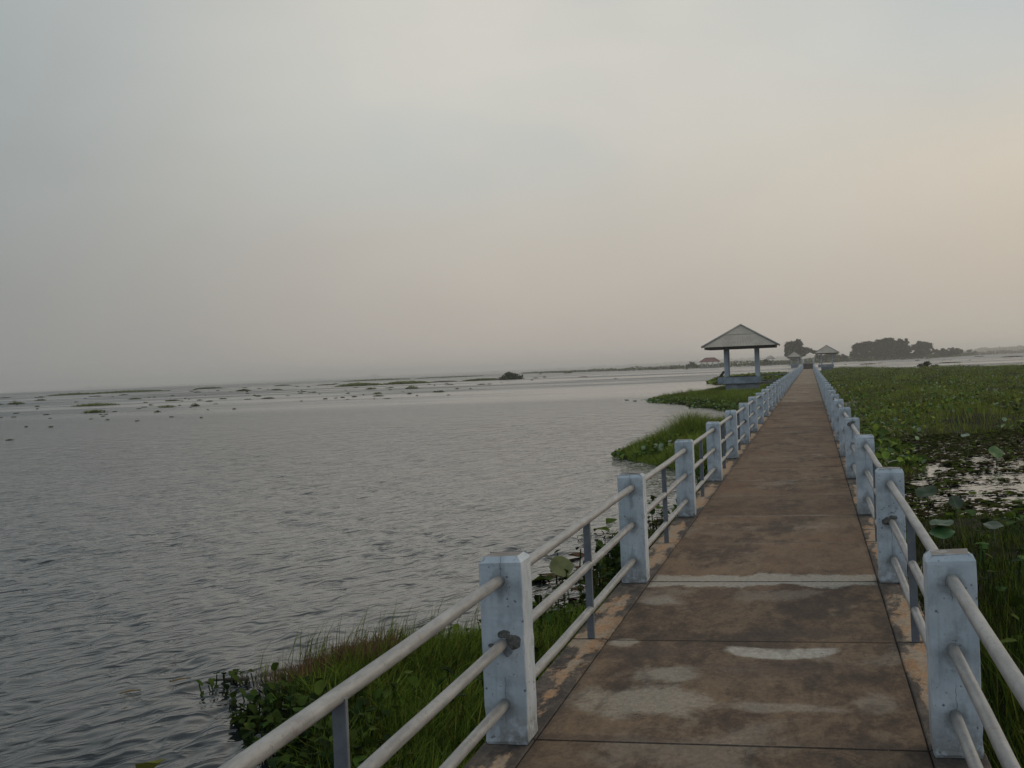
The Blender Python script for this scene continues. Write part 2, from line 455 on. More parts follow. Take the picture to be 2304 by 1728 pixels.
def m_water():
    m, n = mat_new('lake_water')
    v = n.n('ShaderNodeTexCoord').outputs['Object']
    x, y, z = n.xyz(v)
    r = n.m('SQRT', n.m('ADD', n.m('POWER', x, 2.0), n.m('POWER', y, 2.0)))
    n.put(n.p.inputs['Base Color'], n.mix(n.ss(n.noise(v, 0.05, 3), 0.3, 0.7), (0.012, 0.016, 0.017), (0.019, 0.022, 0.021)))
    n.p.inputs['IOR'].default_value = 1.333
    # sheltered, smoother water between the weed beds and in streaks
    sh = n.ss(n.noise(n.scale(v, (0.010, 0.022, 1), (2, 3, 0), (0, 0, 0.15)), 1.0, 4, 0.55), 0.40, 0.60)
    lee = n.m('MULTIPLY', n.ss(y, 88, 125), n.ss(y, 1400, 400))
    calm = n.m('MAXIMUM', n.m('MULTIPLY', sh, lee), n.m('MULTIPLY', n.ss(x, 0.6, 1.4), n.ss(y, 60, 45)))
    rough = n.mr(r, 12, 200, 0.05, 0.34)
    n.put(n.p.inputs['Roughness'], n.m('MULTIPLY', rough, n.mr(calm, 0, 1, 1.0, 0.45)))
    rz = 0.55
    def ridge(sx, sy, loc, sc, det):                          # short crisp crests lying across the wind
        q = n.scale(n.scale(v, (1, 1, 1), loc, (0, 0, R(-64))), (sx, sy, 1))
        t = n.noise(q, sc, det, 0.5, 0.6)
        return n.m('SUBTRACT', 1.0, n.m('ABSOLUTE', n.m('MULTIPLY_ADD', t, 2.0, -1.0)))
    f1 = ridge(0.55, 1.25, (0, 0, 0), 3.4, 2)
    f2 = ridge(0.60, 1.20, (9, 4, 0), 1.3, 3)
    b1 = n.bump(f1, n.m('MULTIPLY', n.mr(calm, 0, 1, 1.0, 0.2), n.mr(r, 7, 25, 0.46, 0.90)), 0.050)
    b2 = n.bump(f2, n.m('MULTIPLY', n.mr(calm, 0, 1, 1.0, 0.25), n.mr(r, 12, 45, 0.10, 1.0)), 0.13, b1)
    f3 = n.noise(n.scale(v, (1.25, 0.42, 1), (3, 8, 0), (0, 0, 0.12)), 1.0, 4, 0.62, 0.5)     # choppy patches that still read far out
    f3 = n.m('POWER', f3, 1.6)
    b3 = n.bump(f3, n.m('MULTIPLY', n.mr(calm, 0, 1, 1.0, 0.12), n.mr(r, 20, 60, 0.0, 1.0)), 0.36, b2)
    n.put(n.p.inputs['Normal'], b3)
    return m


M_POST, M_PIPE, M_DECK, M_WATER = m_post(), m_pipe(), m_deck(), m_water()
M_BAR = m_simple('grey_steel_bar', (0.105, 0.112, 0.122), (0.15, 0.157, 0.165), 14, 0.6, 0.2, 0.3)
M_MORTAR = m_simple('broken_mortar', (0.075, 0.07, 0.062), (0.20, 0.185, 0.16), 38, 0.95, 0.8, 0.1)
M_BEAM = m_simple('raw_concrete', (0.14, 0.13, 0.115), (0.22, 0.205, 0.18), 3, 0.9, 0.4)
M_BLUE = m_simple('bluish_painted_wall', (0.30, 0.33, 0.35), (0.17, 0.195, 0.21), 1.6, 0.75, 0.15)
M_STAIN = m_simple('stained_plinth', (0.15, 0.155, 0.165), (0.235, 0.245, 0.25), 1.6, 0.85, 0.15)
M_COLUMN = m_simple('painted_column', (0.40, 0.43, 0.46), (0.33, 0.36, 0.39), 2.5, 0.7, 0.15)
M_WOOD = m_simple('dark_weathered_board', (0.035, 0.03, 0.028), (0.06, 0.052, 0.046), 5, 0.8, 0.3)
M_STEP = m_simple('shaded_step_concrete', (0.085, 0.07, 0.06), (0.13, 0.105, 0.085), 2, 0.9, 0.2)  # shadow on the risers is put into this dark colour
M_LEAF = m_leaf('marsh_leaf', 0.22, 0.75, 1.3, 0.05)
M_GRASS = m_leaf('marsh_grass', 0.25, 0.8, 1.35, 0.02)
M_PAD = m_leaf('floating_pad', 0.0, 0.9, 1.0, 0.0)
M_TREE = m_leaf('tree_foliage', 0.1, 0.8, 1.0, 0.08)
M_BARK = m_simple('bark', (0.055, 0.045, 0.036), (0.09, 0.075, 0.06), 3, 0.9, 0.4)
M_MUD = m_simple('matted_roots', (0.018, 0.018, 0.010), (0.038, 0.034, 0.017), 2.5, 0.95, 0.6, 0.1, 0, 0.05)


def m_roof(name, c1, c2):
    m, n = mat_new(name)
    v = n.n('ShaderNodeTexCoord').outputs['Object']
    a = n.noise(v, 0.9, 5, 0.6); b = n.noise(v, 7, 4, 0.65)
    c = n.mix(n.ss(n.m('ADD', n.m('MULTIPLY', a, 0.6), n.m('MULTIPLY', b, 0.4)), 0.38, 0.62), c1, c2)
    n.put(n.p.inputs['Base Color'], c)
    n.p.inputs['Roughness'].default_value = 0.85; n.p.inputs['Specular IOR Level'].default_value = 0.25
    return m


M_ROOF = m_roof('fibre_cement_sheet', (0.330, 0.282, 0.222), (0.425, 0.366, 0.292))
M_RIDGE = m_roof('ridge_cap', (0.30, 0.28, 0.245), (0.22, 0.205, 0.185))
M_RED = m_roof('red_sheet_roof', (0.20, 0.070, 0.055), (0.15, 0.055, 0.046))

# ------------------------------------------------------------------ lake: one sheet to the horizon, real waves near by


def build_lake():
    az = np.radians(np.concatenate((np.arange(-52, 26, 0.17), np.arange(26, 308, 4.0))))
    r = [0.9]
    while r[-1] < 170: r.append(r[-1] * 1.0038)
    while r[-1] < 9300: r.append(r[-1] * 1.06)
    r = np.array(r)
    A, Rr = np.meshgrid(az, r)
    x = Rr * np.sin(A); y = Rr * np.cos(A)
    z = np.full_like(x, WZ)
    dr = Rr * 0.0042
    g = np.random.default_rng(5)
    wx = x + 0.35 * (fbm(x * 0.35, y * 0.35, 3) - 0.5); wy = y + 0.35 * (fbm(x * 0.35, y * 0.35, 9) - 0.5)
    bx, by = x * .76 + y * .65, -x * .65 + y * .76            # bands of livelier and calmer water lying across the wind
    gust = 0.34 + 0.85 * sstep(fbm(bx * .85, by * .22, 21, 3), .25, .75) + .5 * vnoise(x * 1.4, y * 1.4, 29)
    comps = [(g.uniform(0.8, 1.5), g.normal(0.76, 0.16), 0.018) for _ in range(6)] + \
            [(g.uniform(0.34, 0.62), g.normal(1.9, 0.45), 0.024) for _ in range(18)] + \
            [(g.uniform(0.19, 0.34), g.normal(2.0, 0.55), 0.030) for _ in range(26)] + \
            [(g.uniform(0.11, 0.19), g.normal(2.0, 0.60), 0.030) for _ in range(26)]
    inside = (Rr < 170)
    shelter = 1 - 0.93 * sstep(x, -1.2, 0.8)
    for lam, th, slope in comps:
        k = 2 * math.pi / lam
        ph = k * (wx * math.sin(th) + wy * math.cos(th)) + g.uniform(0, 6.28)
        s = np.sin(ph)
        s = s + 0.30 * np.cos(2 * ph)          # sharper crests
        z += np.where(inside, slope / k * s * sstep(lam / dr, 2.2, 6.0) * gust * shelter, 0)
    nr, na = x.shape
    V = np.stack((x, y, z), -1).reshape(-1, 3)
    idx = np.arange(nr * na).reshape(nr, na); nx = np.roll(idx, -1, axis=1)
    F = np.stack((idx[:-1], idx[1:], nx[1:], nx[:-1]), -1).reshape(-1, 4)
    cidx = len(V)
    V = np.vstack((V, [[0, 0, WZ]]))
    fan = np.stack((np.full(na, cidx), idx[0], nx[0]), -1)
    o = link('water', np_mesh('water', V, [F, fan], smooth=True), M_WATER)
    tag(o, kind='structure')


build_lake()

# ------------------------------------------------------------------ walkway deck
YS, YE = -5.0, 230.0


def build_deck():
    b = MB()
    y = JY - 2 * round((JY - YS) / 2)
    g = 0.006
    while y < YE - 0.1:
        b.box(XI_L + g * .5, XI_R - g * .5, y + g * 1.0, min(y + 2.0, YE) - g * 1.0, -0.14, 0.0 + random.uniform(-0.002, 0.002), 0.004)
        b.box(X_L - 0.02, XI_L - g * 0.3, y + 0.0015, min(y + 2.0, YE) - 0.0015, -0.16, 0.004, 0.006)
        b.box(XI_R + g * 0.3, X_R + POST_W + 0.02, y + 0.0015, min(y + 2.0, YE) - 0.0015, -0.16, 0.004, 0.006)
        y += 2.0
    o = b.build('walkway', M_DECK)
    tag(o, kind='structure')
    b = MB().box(X_L + 0.05, X_R + POST_W - 0.05, YS + 0.1, YE - 0.1, -0.30, -0.165)
    b.build('support_beam', M_BEAM, o)
    k = YS + 1
    while k < 120:
        for px in (X_L + 0.28, X_R - 0.12):
            MB().tube([(px, k, -2.2), (px, k, -0.303)], 0.11, 12).build('pile', M_BEAM, o)
        k += 8.0


build_deck()

# ------------------------------------------------------------------ railings


def post_mesh(seed):
    b = bmesh.new()
    r = random.Random(seed)
    bmesh.ops.create_cube(b, size=1.0)
    for v in b.verts:
        v.co = Vector((v.co.x * POST_W, v.co.y * POST_W, (v.co.z + 0.5) * (POST_H + 0.0)))
    vert = [e for e in b.edges if abs(e.verts[0].co.z - e.verts[1].co.z) > 0.1]
    bmesh.ops.bevel(b, geom=vert, offset=0.004, segments=1, affect='EDGES')
    top = [e for e in b.edges if e.verts[0].co.z > POST_H - 1e-4 and e.verts[1].co.z > POST_H - 1e-4]
    bmesh.ops.bevel(b, geom=top, offset=0.024, segments=1, affect='EDGES')
    bot = [e for e in b.edges if e.verts[0].co.z < 1e-4 and e.verts[1].co.z < 1e-4]
    bmesh.ops.bevel(b, geom=bot, offset=0.016, segments=2, affect='EDGES', profile=0.5)
    for zc in np.linspace(0.04, POST_H - 0.04, 18):
        bmesh.ops.bisect_plane(b, geom=b.verts[:] + b.edges[:] + b.faces[:], plane_co=(0, 0, zc), plane_no=(0, 0, 1))
    for v in b.verts:
        v.co.x += r.uniform(-0.0007, 0.0007); v.co.y += r.uniform(-0.0007, 0.0007)
        if v.co.z > 0.775 or v.co.z < 0.03: v.co += Vector((r.uniform(-.0025, .0025), r.uniform(-.0025, .0025), r.uniform(-.004, .004) if v.co.z > .7 else 0))
    for v in b.verts:                                              # chipped arrises
        if abs(v.co.x) > POST_W * .46 and abs(v.co.y) > POST_W * .42 and r.random() < .05:
            k = r.uniform(.962, .985); v.co.x *= k; v.co.y *= k
    me = bpy.data.meshes.new('post'); b.to_mesh(me); b.free(); me.materials.append(M_POST)
    return me


def pipe_mesh(length, rad, n=14, sag=0.0, seed=0):
    """a pipe along +y from 0"""
    rr = random.Random(seed)
    b = MB(); k = 9
    b.tube([(rr.uniform(-.0012, .0012), length * i / (k - 1), -sag * math.sin(math.pi * i / (k - 1)) + rr.uniform(-.001, .001)) for i in range(k)], rad, n)
    bmesh.ops.recalc_face_normals(b.b, faces=b.b.faces)
    me = bpy.data.meshes.new('rail'); b.b.to_mesh(me); b.b.free(); me.materials.append(M_PIPE)
    return me


def lump(name, parent, loc, size, seed, mat=M_MORTAR, squash=(1, 0.35, 1)):
    b = bmesh.new(); rr = random.Random(seed)
    bmesh.ops.create_icosphere(b, subdivisions=3, radius=1.0)
    for v in b.verts:
        k = 1 + 0.35 * (vnoise(np.array([v.co.x * 1.7 + seed]), np.array([v.co.z * 1.7 + v.co.y]), seed)[0] - 0.5) + rr.uniform(-0.09, 0.09)
        v.co = Vector((v.co.x * squash[0], v.co.y * squash[1], v.co.z * squash[2])) * size * k
    me = bpy.data.meshes.new(name); b.to_mesh(me); b.free()
    o = link(name, me, mat, parent); o.location = loc
    return o


def ring(name, parent, loc, r0, r1, depth, seed):
    """lumpy ring of old mortar round a pipe, facing -y"""
    rr = random.Random(seed); b = bmesh.new(); n = 18
    a = []
    for k in range(n):
        t = 2 * math.pi * k / n; q = rr.uniform(0.85, 1.25)
        c, s = math.cos(t), math.sin(t)
        a.append((b.verts.new((c * r1 * q, 0.004, s * r1 * q)), b.verts.new((c * (r0 + r1 * .25 * q), -depth * rr.uniform(.6, 1.1), s * (r0 + r1 * .25 * q))), b.verts.new((c * r0, -depth * .5, s * r0))))
    for k in range(n):
        p, q = a[k], a[(k + 1) % n]
        b.faces.new((p[0], q[0], q[1], p[1])); b.faces.new((p[1], q[1], q[2], p[2]))
    me = bpy.data.meshes.new(name); b.to_mesh(me); b.free()
    o = link(name, me, mat_ring, parent); o.location = loc
    return o


mat_ring = m_simple('old_mortar_ring', (0.30, 0.325, 0.34), (0.17, 0.18, 0.18), 30, 0.9, 0.6, 0.1)
POSTS = [post_mesh(i) for i in range(4)]
RAIL = {k: [pipe_mesh(BAY, rad, 14, sg, 10 * k + i) for i, sg in enumerate((0.0, 0.006, 0.003))] for k, rad in enumerate((0.0245, 0.0235, 0.0235))}


def build_railing(side):
    xc = (X_L if side == 0 else X_R) + POST_W / 2
    root = empty('railing', (xc, Y0, 0))
    tag(root, ('white concrete post and grey pipe railing along the open lake side of the walkway',
               'white concrete post and grey pipe railing beside the green marsh side of the walkway')[side], 'railing', 'railings along the walkway')
    n_end = 56
    far = MB(); nbay = 0
    for i in range(-2, n_end + 1):
        rr = random.Random(100 * side + i + 50)
        p = link('post', POSTS[(i * 3 + side) % 4], None, root)
        yc = i * BAY + POST_W / 2
        dz = rr.uniform(-0.006, 0.006) if i > 1 else 0
        p.location = (rr.uniform(-.004, .004), yc, 0.002 + dz)
        p.rotation_euler = (rr.uniform(-.006, .006), rr.uniform(-.006, .006), rr.uniform(-.012, .012) + (math.pi if (i + side) % 3 == 0 else 0))
        if i < 14 and i >= -1:
            pz = random.Random(i * 7 + side)
            for k, z in enumerate(PIPE_Z):
                if (i, side, k) in ((0, 0, 1), (1, 1, 1)): continue
                if i > 2 and pz.random() < 0.25:
                    q = ring('mortar_collar', p, (0, 0, z), 0.022, 0.036 + pz.random() * .01, 0.010, i * 31 + k)
                    q.matrix_parent_inverse = Matrix.Rotation(-p.rotation_euler.z, 4, 'Z')
                    q.location = (0, -POST_W / 2, z)
        if (i, side) == (0, 0):
            p['label'] = 'post with broken dark mortar around its middle pipe'
            for nm, dx, dzz, s, sq, sd2 in (('mortar_patch', 0.044, 0.004, 0.034, (1.0, 0.13, 0.95), 3), ('mortar_patch', 0.004, 0.036, 0.022, (1.3, .14, .8), 5), ('mortar_patch', 0.018, -0.028, 0.026, (0.9, 0.12, 1.3), 8), ('mortar_patch', -0.052, -0.012, 0.012, (1.2, .25, .8), 9)):
                q = lump(nm, p, (0, 0, 0), s, sd2, mat_ring if dzz < -.02 else M_MORTAR, sq)
                q.matrix_parent_inverse = Matrix.Rotation(-p.rotation_euler.z, 4, 'Z'); q.location = (dx, -POST_W / 2, PIPE_Z[1] + dzz)
        if (i, side) in ((1, 1), (5, 0), (3, 1)):
            p['label'] = {(1, 1): 'post with a dark hole beside its middle pipe', (5, 0): 'post with dark broken mortar at mid height', (3, 1): 'post with a dark gap above its top pipe'}[(i, side)]
            zz = PIPE_Z[0] + .012 if (i, side) == (3, 1) else PIPE_Z[1]
            q = lump('mortar_patch', p, (0, 0, 0), 0.030, 4 + i, M_MORTAR, (1.1, .35, .9))
            q.matrix_parent_inverse = Matrix.Rotation(-p.rotation_euler.z, 4, 'Z'); q.location = (-0.035 if side else 0.02, -POST_W / 2, zz)
            q = lump('mortar_patch', p, (0, 0, 0), 0.020, 14 + i, M_MORTAR, (1.5, .35, .7))
            q.matrix_parent_inverse = Matrix.Rotation(-p.rotation_euler.z, 4, 'Z'); q.location = (0.012, -POST_W / 2, zz + 0.026)
        if i == n_end: break
        # the bay after this post
        ex = 0.004 * math.sin(i * 1.7 + side)
        near = nbay < 33
        for k, z in enumerate(PIPE_Z):
            zz = z + rr.uniform(-.004, .004)
            if near:
                q = link('rail', RAIL[k][(i + k) % 3], None, root)
                q.location = (ex + rr.uniform(-.004, .004), yc, zz); q.rotation_euler = (0, rr.uniform(0, 6.28) if k else 0, 0)
            else:
                far.tube([(ex, yc, zz), (ex, yc + BAY, zz)], 0.024, 6)
        nbay += 1
        bl = MB().box(-0.021, 0.021, -0.011, 0.011, 0.0, PIPE_Z[0] - 0.012, 0.002)
        q = bl.build('baluster', M_BAR, root)
        q.location = (ex, yc + BAY / 2 + rr.uniform(-.03, .03), 0.005); q.rotation_euler = (0, rr.uniform(-.008, .008), rr.uniform(-.15, .15))
    f = far.build('rail', M_PIPE, root); f['kind'] = 'stuff'


build_railing(0)
build_railing(1)

# ------------------------------------------------------------------ pavilions


def hip_roof(parent, half, z_eave, z_apex, ridge_half=0.0, mats=(None, None), tiers=True, half_y=None):
    """hip roof of corrugated sheets in two overlapping tiers, with ridge caps and fascia; front is -y"""
    hy = half if half_y is None else half_y
    b = MB()
    top = z_apex; corners = [(-half, -hy), (half, -hy), (half, hy), (-half, hy)]
    ap = [(-ridge_half, 0), (ridge_half, 0), (ridge_half, 0), (-ridge_half, 0)]

    def lerp(a, c, t): return a + (c - a) * t
    rngs = ((0.0, 0.585, 0.0), (0.55, 1.0, 0.035)) if tiers else ((0.0, 1.0, 0.0),)
    for f in range(4):
        c0, c1 = corners[f], corners[(f + 1) % 4]; a0, a1 = ap[f], ap[(f + 1) % 4]
        for t0, t1, dz in rngs:
            n = 44
            lo, hi = [], []
            for k in range(n + 1):
                s = k / n
                w = 0.022 * math.sin(k * math.pi)  if False else (0.011 if k % 2 else -0.011) * (1 if tiers else 0.4)
                P0 = Vector((lerp(lerp(c0[0], c1[0], s), lerp(a0[0], a1[0], s), t0), lerp(lerp(c0[1], c1[1], s), lerp(a0[1], a1[1], s), t0), lerp(z_eave, top, t0) + dz + w))
                P1 = Vector((lerp(lerp(c0[0], c1[0], s), lerp(a0[0], a1[0], s), t1), lerp(lerp(c0[1], c1[1], s), lerp(a0[1], a1[1], s), t1), lerp(z_eave, top, t1) + dz + w * (1 - t1)))
                lo.append(b.b.verts.new(P0)); hi.append(b.b.verts.new(P1))
            for k in range(n):
                b.b.faces.new((lo[k], lo[k + 1], hi[k + 1], hi[k]))
    roof = b.build('roof', mats[0], parent)
    b = MB()
    for f in range(4):
        b.tube([(corners[f][0] * 1.012, corners[f][1] * 1.012, z_eave + .03), (ap[f][0], ap[f][1], top + 0.06)], 0.085, 6)
    if ridge_half: b.tube([(-ridge_half, 0, top + .06), (ridge_half, 0, top + .06)], 0.09, 6)
    b.build('ridge_cap', mats[1], roof)
    i = half - 0.16; iy = hy - 0.16
    b = MB()
    b.box(-i, i, -iy, -iy + 0.04, z_eave - 0.19, z_eave - 0.0); b.box(-i, i, iy - 0.04, iy, z_eave - 0.19, z_eave - 0.0)
    b.box(-i, -i + 0.04, -iy + 0.043, iy - 0.043, z_eave - 0.19, z_eave - 0.0); b.box(i - 0.04, i, -iy + 0.043, iy - 0.043, z_eave - 0.19, z_eave - 0.0)
    b.build('fascia', M_WOOD, roof)
    b = MB().box(-i + 0.05, i - 0.05, -iy + 0.05, iy - 0.05, z_eave - 0.06, z_eave - 0.03); b.build('ceiling_panel', M_BEAM, roof)
    return roof


def pavilion(loc, label, base_z, cols=2.47, half=2.98, z_eave=2.95, z_apex=4.68, wall=True, rz=0.0, bridge=0):
    root = empty('pavilion', loc, rz)
    tag(root, label, 'pavilion', 'roofed waterside pavilions')
    hip_roof(root, half, z_eave, z_apex, 0.0, (M_ROOF, M_RIDGE))
    c = cols / 2; w = 0.15
    for sx in (-1, 1):
        for sy in (-1, 1):
            MB().box(sx * c - w, sx * c + w, sy * c - w, sy * c + w, 0.0, z_eave - 0.07, 0.015).build('column', M_COLUMN, root)
    h = c + 0.26
    pl = MB().box(-h + 0.17, h - 0.17, -h + 0.17, h - 0.17, base_z, -0.055).build('plinth', M_STAIN, root)
    MB().box(-h, h, -h, h, -0.052, 0.0).build('floor_slab', M_BLUE, root)
    if wall:
        # bench walls round the edge, open towards the walkway side
        MB().box(-h - 0.03, h + 0.03, -h - 0.03, -h + 0.10, -0.09, 0.46, 0.012).build('bench_wall', M_BLUE, root)
        MB().box(-h - 0.03, h + 0.03, h - 0.10, h + 0.03, -0.09, 0.46, 0.012).build('bench_wall', M_BLUE, root)
        MB().box(-h - 0.45, -h - 0.033, -h + 0.15, h - 0.15, -0.07, 0.46, 0.012).build('bench_wall', M_BLUE, root)
        for sy in (-1, 1):
            MB().box(-h + 0.28, h - 0.28, sy * (h - 0.12) - 0.18, sy * (h - 0.12) + 0.18, 0.463, 0.505, 0.004).build('bench_seat', M_WOOD, root)
        # sloping dark backrest at the far end of the bench
        b = MB()
        b.poly([(-h - 0.42, -h + 0.2, 0.47), (-h - 0.02, -h + 0.2, 0.98), (-h + 0.04, -h + 0.2, 0.95), (-h - 0.30, -h + 0.2, 0.47)])
        r = bmesh.ops.extrude_face_region(b.b, geom=b.b.faces[:])
        for v in r['geom']:
            if isinstance(v, bmesh.types.BMVert): v.co.y += 2 * h - 0.4
        b.build('backrest', M_WOOD, root)
    return root


PV_Y = 105.3
p1 = at_y(1669.5, 857, PV_Y - 1.24)
pav = pavilion((p1.x, PV_Y, 0), 'large grey roofed pavilion nearest in view, standing on weeds left of the walkway', -1.6)
# link slab from the walkway with two dark rails
b = MB().box(p1.x + 1.52, X_L - 0.03, PV_Y - 0.7, PV_Y + 0.7, -0.2, -0.01)
lk = b.build('link_bridge', M_BEAM)
tag(lk, 'short concrete link with dark pipe rails joining walkway and nearest pavilion', 'footbridge')
for yy in (-0.72, 0.72):
    for zz in (0.52, 0.10):
        MB().tube([(p1.x + 1.53, PV_Y + yy, zz), (X_L - 0.02, PV_Y + yy, zz)], 0.035, 8).build('rail', M_BAR, lk)
    for k in range(2): MB().box(X_L - 0.5 - k * 1.1, X_L - 0.44 - k * 1.1, PV_Y + yy - .03, PV_Y + yy + .03, -0.008, 0.52).build('post', M_BAR, lk)

p3 = at_y(1861, 822, 281)
pavilion((p3.x, 282.3, 0), 'grey pavilion right of the far end of the walkway, in front of low trees', -1.6, z_eave=2.98, z_apex=4.62, half=2.62, cols=2.3)
p2 = at_y(1788, 822, 461)
pavilion((p2.x, 462, 0), 'small distant grey pavilion left of the walkway end, before the rounded tree', -1.6, half=2.6)
p4 = at_y(1734, 812, 850)
pavilion((p4.x, 851, 0.35), 'tiny hazy pavilion on the far shore between near pavilion and tree', -2.0, half=2.9, z_eave=3.3, z_apex=5.1, wall=False)


def red_hall():
    c = at_y(1597, 820, 830)
    root = empty('open_hall', (c.x, 832, -1.0))
    tag(root, 'long open hall with red hipped roof on the far lake shore', 'hall')
    hip_roof(root, 6.7, 4.1, 6.7, 3.0, (M_RED, M_RED), False, 3.4)
    for k in range(4):
        for sy in (-1, 1):
            MB().box(-5.4 + k * 3.6 - .17, -5.4 + k * 3.6 + .17, sy * 2.4 - .17, sy * 2.4 + .17, 0, 4.0).build('column', M_COLUMN, root)
    MB().box(-6, 6, -3, 3, -0.5, 1.2).build('floor_slab', M_BEAM, root)


red_hall()


def end_stairs():
    xc = (X_L + X_R + POST_W) / 2; wd = 0.86
    root = empty('stepped_bridge', (xc, YE, 0))
    tag(root, 'dark steps with white railings rising at the far end of the walkway', 'bridge')
    b = MB()
    for k in range(6):
        b.box(-wd, wd, 0.02 + 0.3 * k, 0.02 + 0.3 * (k + 1) - (0.002 if k < 5 else 0), -0.2, 0.165 * (k + 1))
    b.build('stair', M_STEP, root)
    MB().box(-wd - .1, wd + .1, 1.84, 62, 0.66, 0.985).build('bridge_deck', M_BEAM, root)
    for k in range(6):
        for sx in (-1, 1):
            MB().box(sx * .75 - .14, sx * .75 + .14, 6 + k * 10 - .14, 6 + k * 10 + .14, -2.2, 0.655).build('pier', M_BEAM, root)
    for sx in (-1, 1):
        X = sx * (wd + 0.16)
        b = MB(); b2 = MB()
        pts = [(0.3, 0.1), (1.0, 0.45)] + [(2.2 + 4 * k, 0.985) for k in range(15)]
        for yy, zz in pts: b.box(X - .09, X + .09, yy - .09, yy + .09, zz - .12, zz + 0.85, 0.01)
        b.build('railing', M_POST, root)
        for dz in (0.25, 0.5, 0.74):
            b2.tube([(X, 0.3, 0.1 + dz), (X, 2.2, 0.985 + dz), (X, 58, 0.985 + dz)], 0.03, 6)
        b2.build('handrail', M_PIPE, root)


end_stairs()

# ------------------------------------------------------------------ vegetation generators (plain numpy, one mesh each)


def tints(n, palette, var=0.25, g=rng):
    pal = np.array(palette, dtype=np.float32)
    c = pal[g.integers(0, len(pal), n)]
    return c * (1 + var * (g.random((n, 1)) * 2 - 1)) * (1 + 0.12 * (g.random((n, 3)) * 2 - 1))


class Veg:
    def __init__(s): s.v = []; s.t = []; s.f = {3: [], 4: [], 6: [], 8: []}; s.n = 0

    def add(s, V, T, faces):
        for f in faces: s.f[f.shape[1]].append(f + s.n)
        s.v.append(V); s.t.append(T); s.n += len(V)

    def blades(s, P, h, wd, az, lean, col):
        """grass blades: P (n,3), arrays h, width, azimuth, lean (radians)"""
        n = len(P)
        dx = np.sin(az); dy = np.cos(az); px = -dy; py = dx
        rot = rng.uniform(0, np.pi, n); wx = np.cos(rot); wy = np.sin(rot)
        l1 = np.tan(lean) * h
        V = np.zeros((n, 5, 3))
        for j, (t, wf) in enumerate(((0, 1), (0, -1), (0.55, 0.8), (0.55, -0.8), (1.0, 0))):
            V[:, j, 0] = P[:, 0] + dx * l1 * t ** 1.8 + wx * wd * wf * .5
            V[:, j, 1] = P[:, 1] + dy * l1 * t ** 1.8 + wy * wd * wf * .5
            V[:, j, 2] = P[:, 2] + h * t * (1 - 0.18 * t * np.tan(lean))
        b = np.arange(n)[:, None] * 5
        T = np.repeat(col[:, None, :], 5, 1) * np.array([.75, .75, 1, 1, 1.1])[None, :, None]
        s.add(V.reshape(-1, 3), T.reshape(-1, 3), [b + np.array([[0, 1, 3, 2]]), b + np.array([[2, 3, 4]])])

    def leaves(s, P, rad, tilt, az, col, asp=0.75, cup=0.15, stalk=None, k=8):
        """rounded leaves; P centre; tilt from horizontal; stalk: z of the stalk foot or None"""
        n = len(P)
        a = np.arange(k) * 2 * np.pi / k
        ux = np.sin(az); uy = np.cos(az)
        V = np.zeros((n, k, 3))
        ca, sa = np.cos(a), np.sin(a)
        lx = ca[None, :] * rad[:, None]; ly = sa[None, :] * rad[:, None] * asp
        lz = cup * rad[:, None] * (np.abs(sa)[None, :] ** 2 * 1.2 - 0.25 + 0.25 * rng.standard_normal((n, k)))
        ct, st = np.cos(tilt)[:, None], np.sin(tilt)[:, None]
        hx = lx * ct - lz * st; hz = lx * st + lz * ct
        V[:, :, 0] = P[:, :1] + ux[:, None] * hx - uy[:, None] * ly
        V[:, :, 1] = P[:, 1:2] + uy[:, None] * hx + ux[:, None] * ly
        V[:, :, 2] = P[:, 2:3] + hz
        T = np.repeat(col[:, None, :], k, 1) * (1 + 0.10 * rng.standard_normal((n, k, 1)))
        b = np.arange(n)[:, None] * k
        s.add(V.reshape(-1, 3), np.clip(T, 0, 1).reshape(-1, 3), [b + np.arange(k)[None, :]])
        if stalk is not None:
            m = n; base = P.copy(); base[:, 2] = stalk
            base[:, 0] -= ux * rad * .6; base[:, 1] -= uy * rad * .6
            w2 = np.minimum(0.006 + rad * 0.05, 0.012)
            V = np.zeros((m, 4, 3))
            V[:, 0] = base; V[:, 1] = base; V[:, 2] = P; V[:, 3] = P
            V[:, 0, 0] -= w2; V[:, 1, 0] += w2; V[:, 2, 0] += w2 * .7; V[:, 3, 0] -= w2 * .7
            V[:, 2:, 2] -= 0.01
            T = np.repeat(col[:, None, :] * .8, 4, 1)
            b = np.arange(m)[:, None] * 4
            s.add(V.reshape(-1, 3), T.reshape(-1, 3), [b + np.array([[0, 1, 2, 3]])])

    def build(s, name, mat, parent=None):
        me = np_mesh(name, np.concatenate(s.v), [np.concatenate(f) for f in s.f.values() if f], np.concatenate(s.t))
        return link(name, me, mat, parent)


def poly_sd(px, py, poly):
    """signed distance to a polygon, positive inside"""
    poly = np.array(poly); n = len(poly)
    dmin = np.full(px.shape, 1e9); ins = np.zeros(px.shape, bool)
    for i in range(n):
        a = poly[i]; b = poly[(i + 1) % n]; e = b - a
        t = np.clip(((px - a[0]) * e[0] + (py - a[1]) * e[1]) / (e @ e), 0, 1)
        dmin = np.minimum(dmin, np.hypot(px - a[0] - t * e[0], py - a[1] - t * e[1]))
        c = ((a[1] > py) != (b[1] > py)) & (px < (b[0] - a[0]) * (py - a[1]) / (b[1] - a[1] + 1e-12) + a[0])
        ins ^= c
    return np.where(ins, dmin, -dmin)


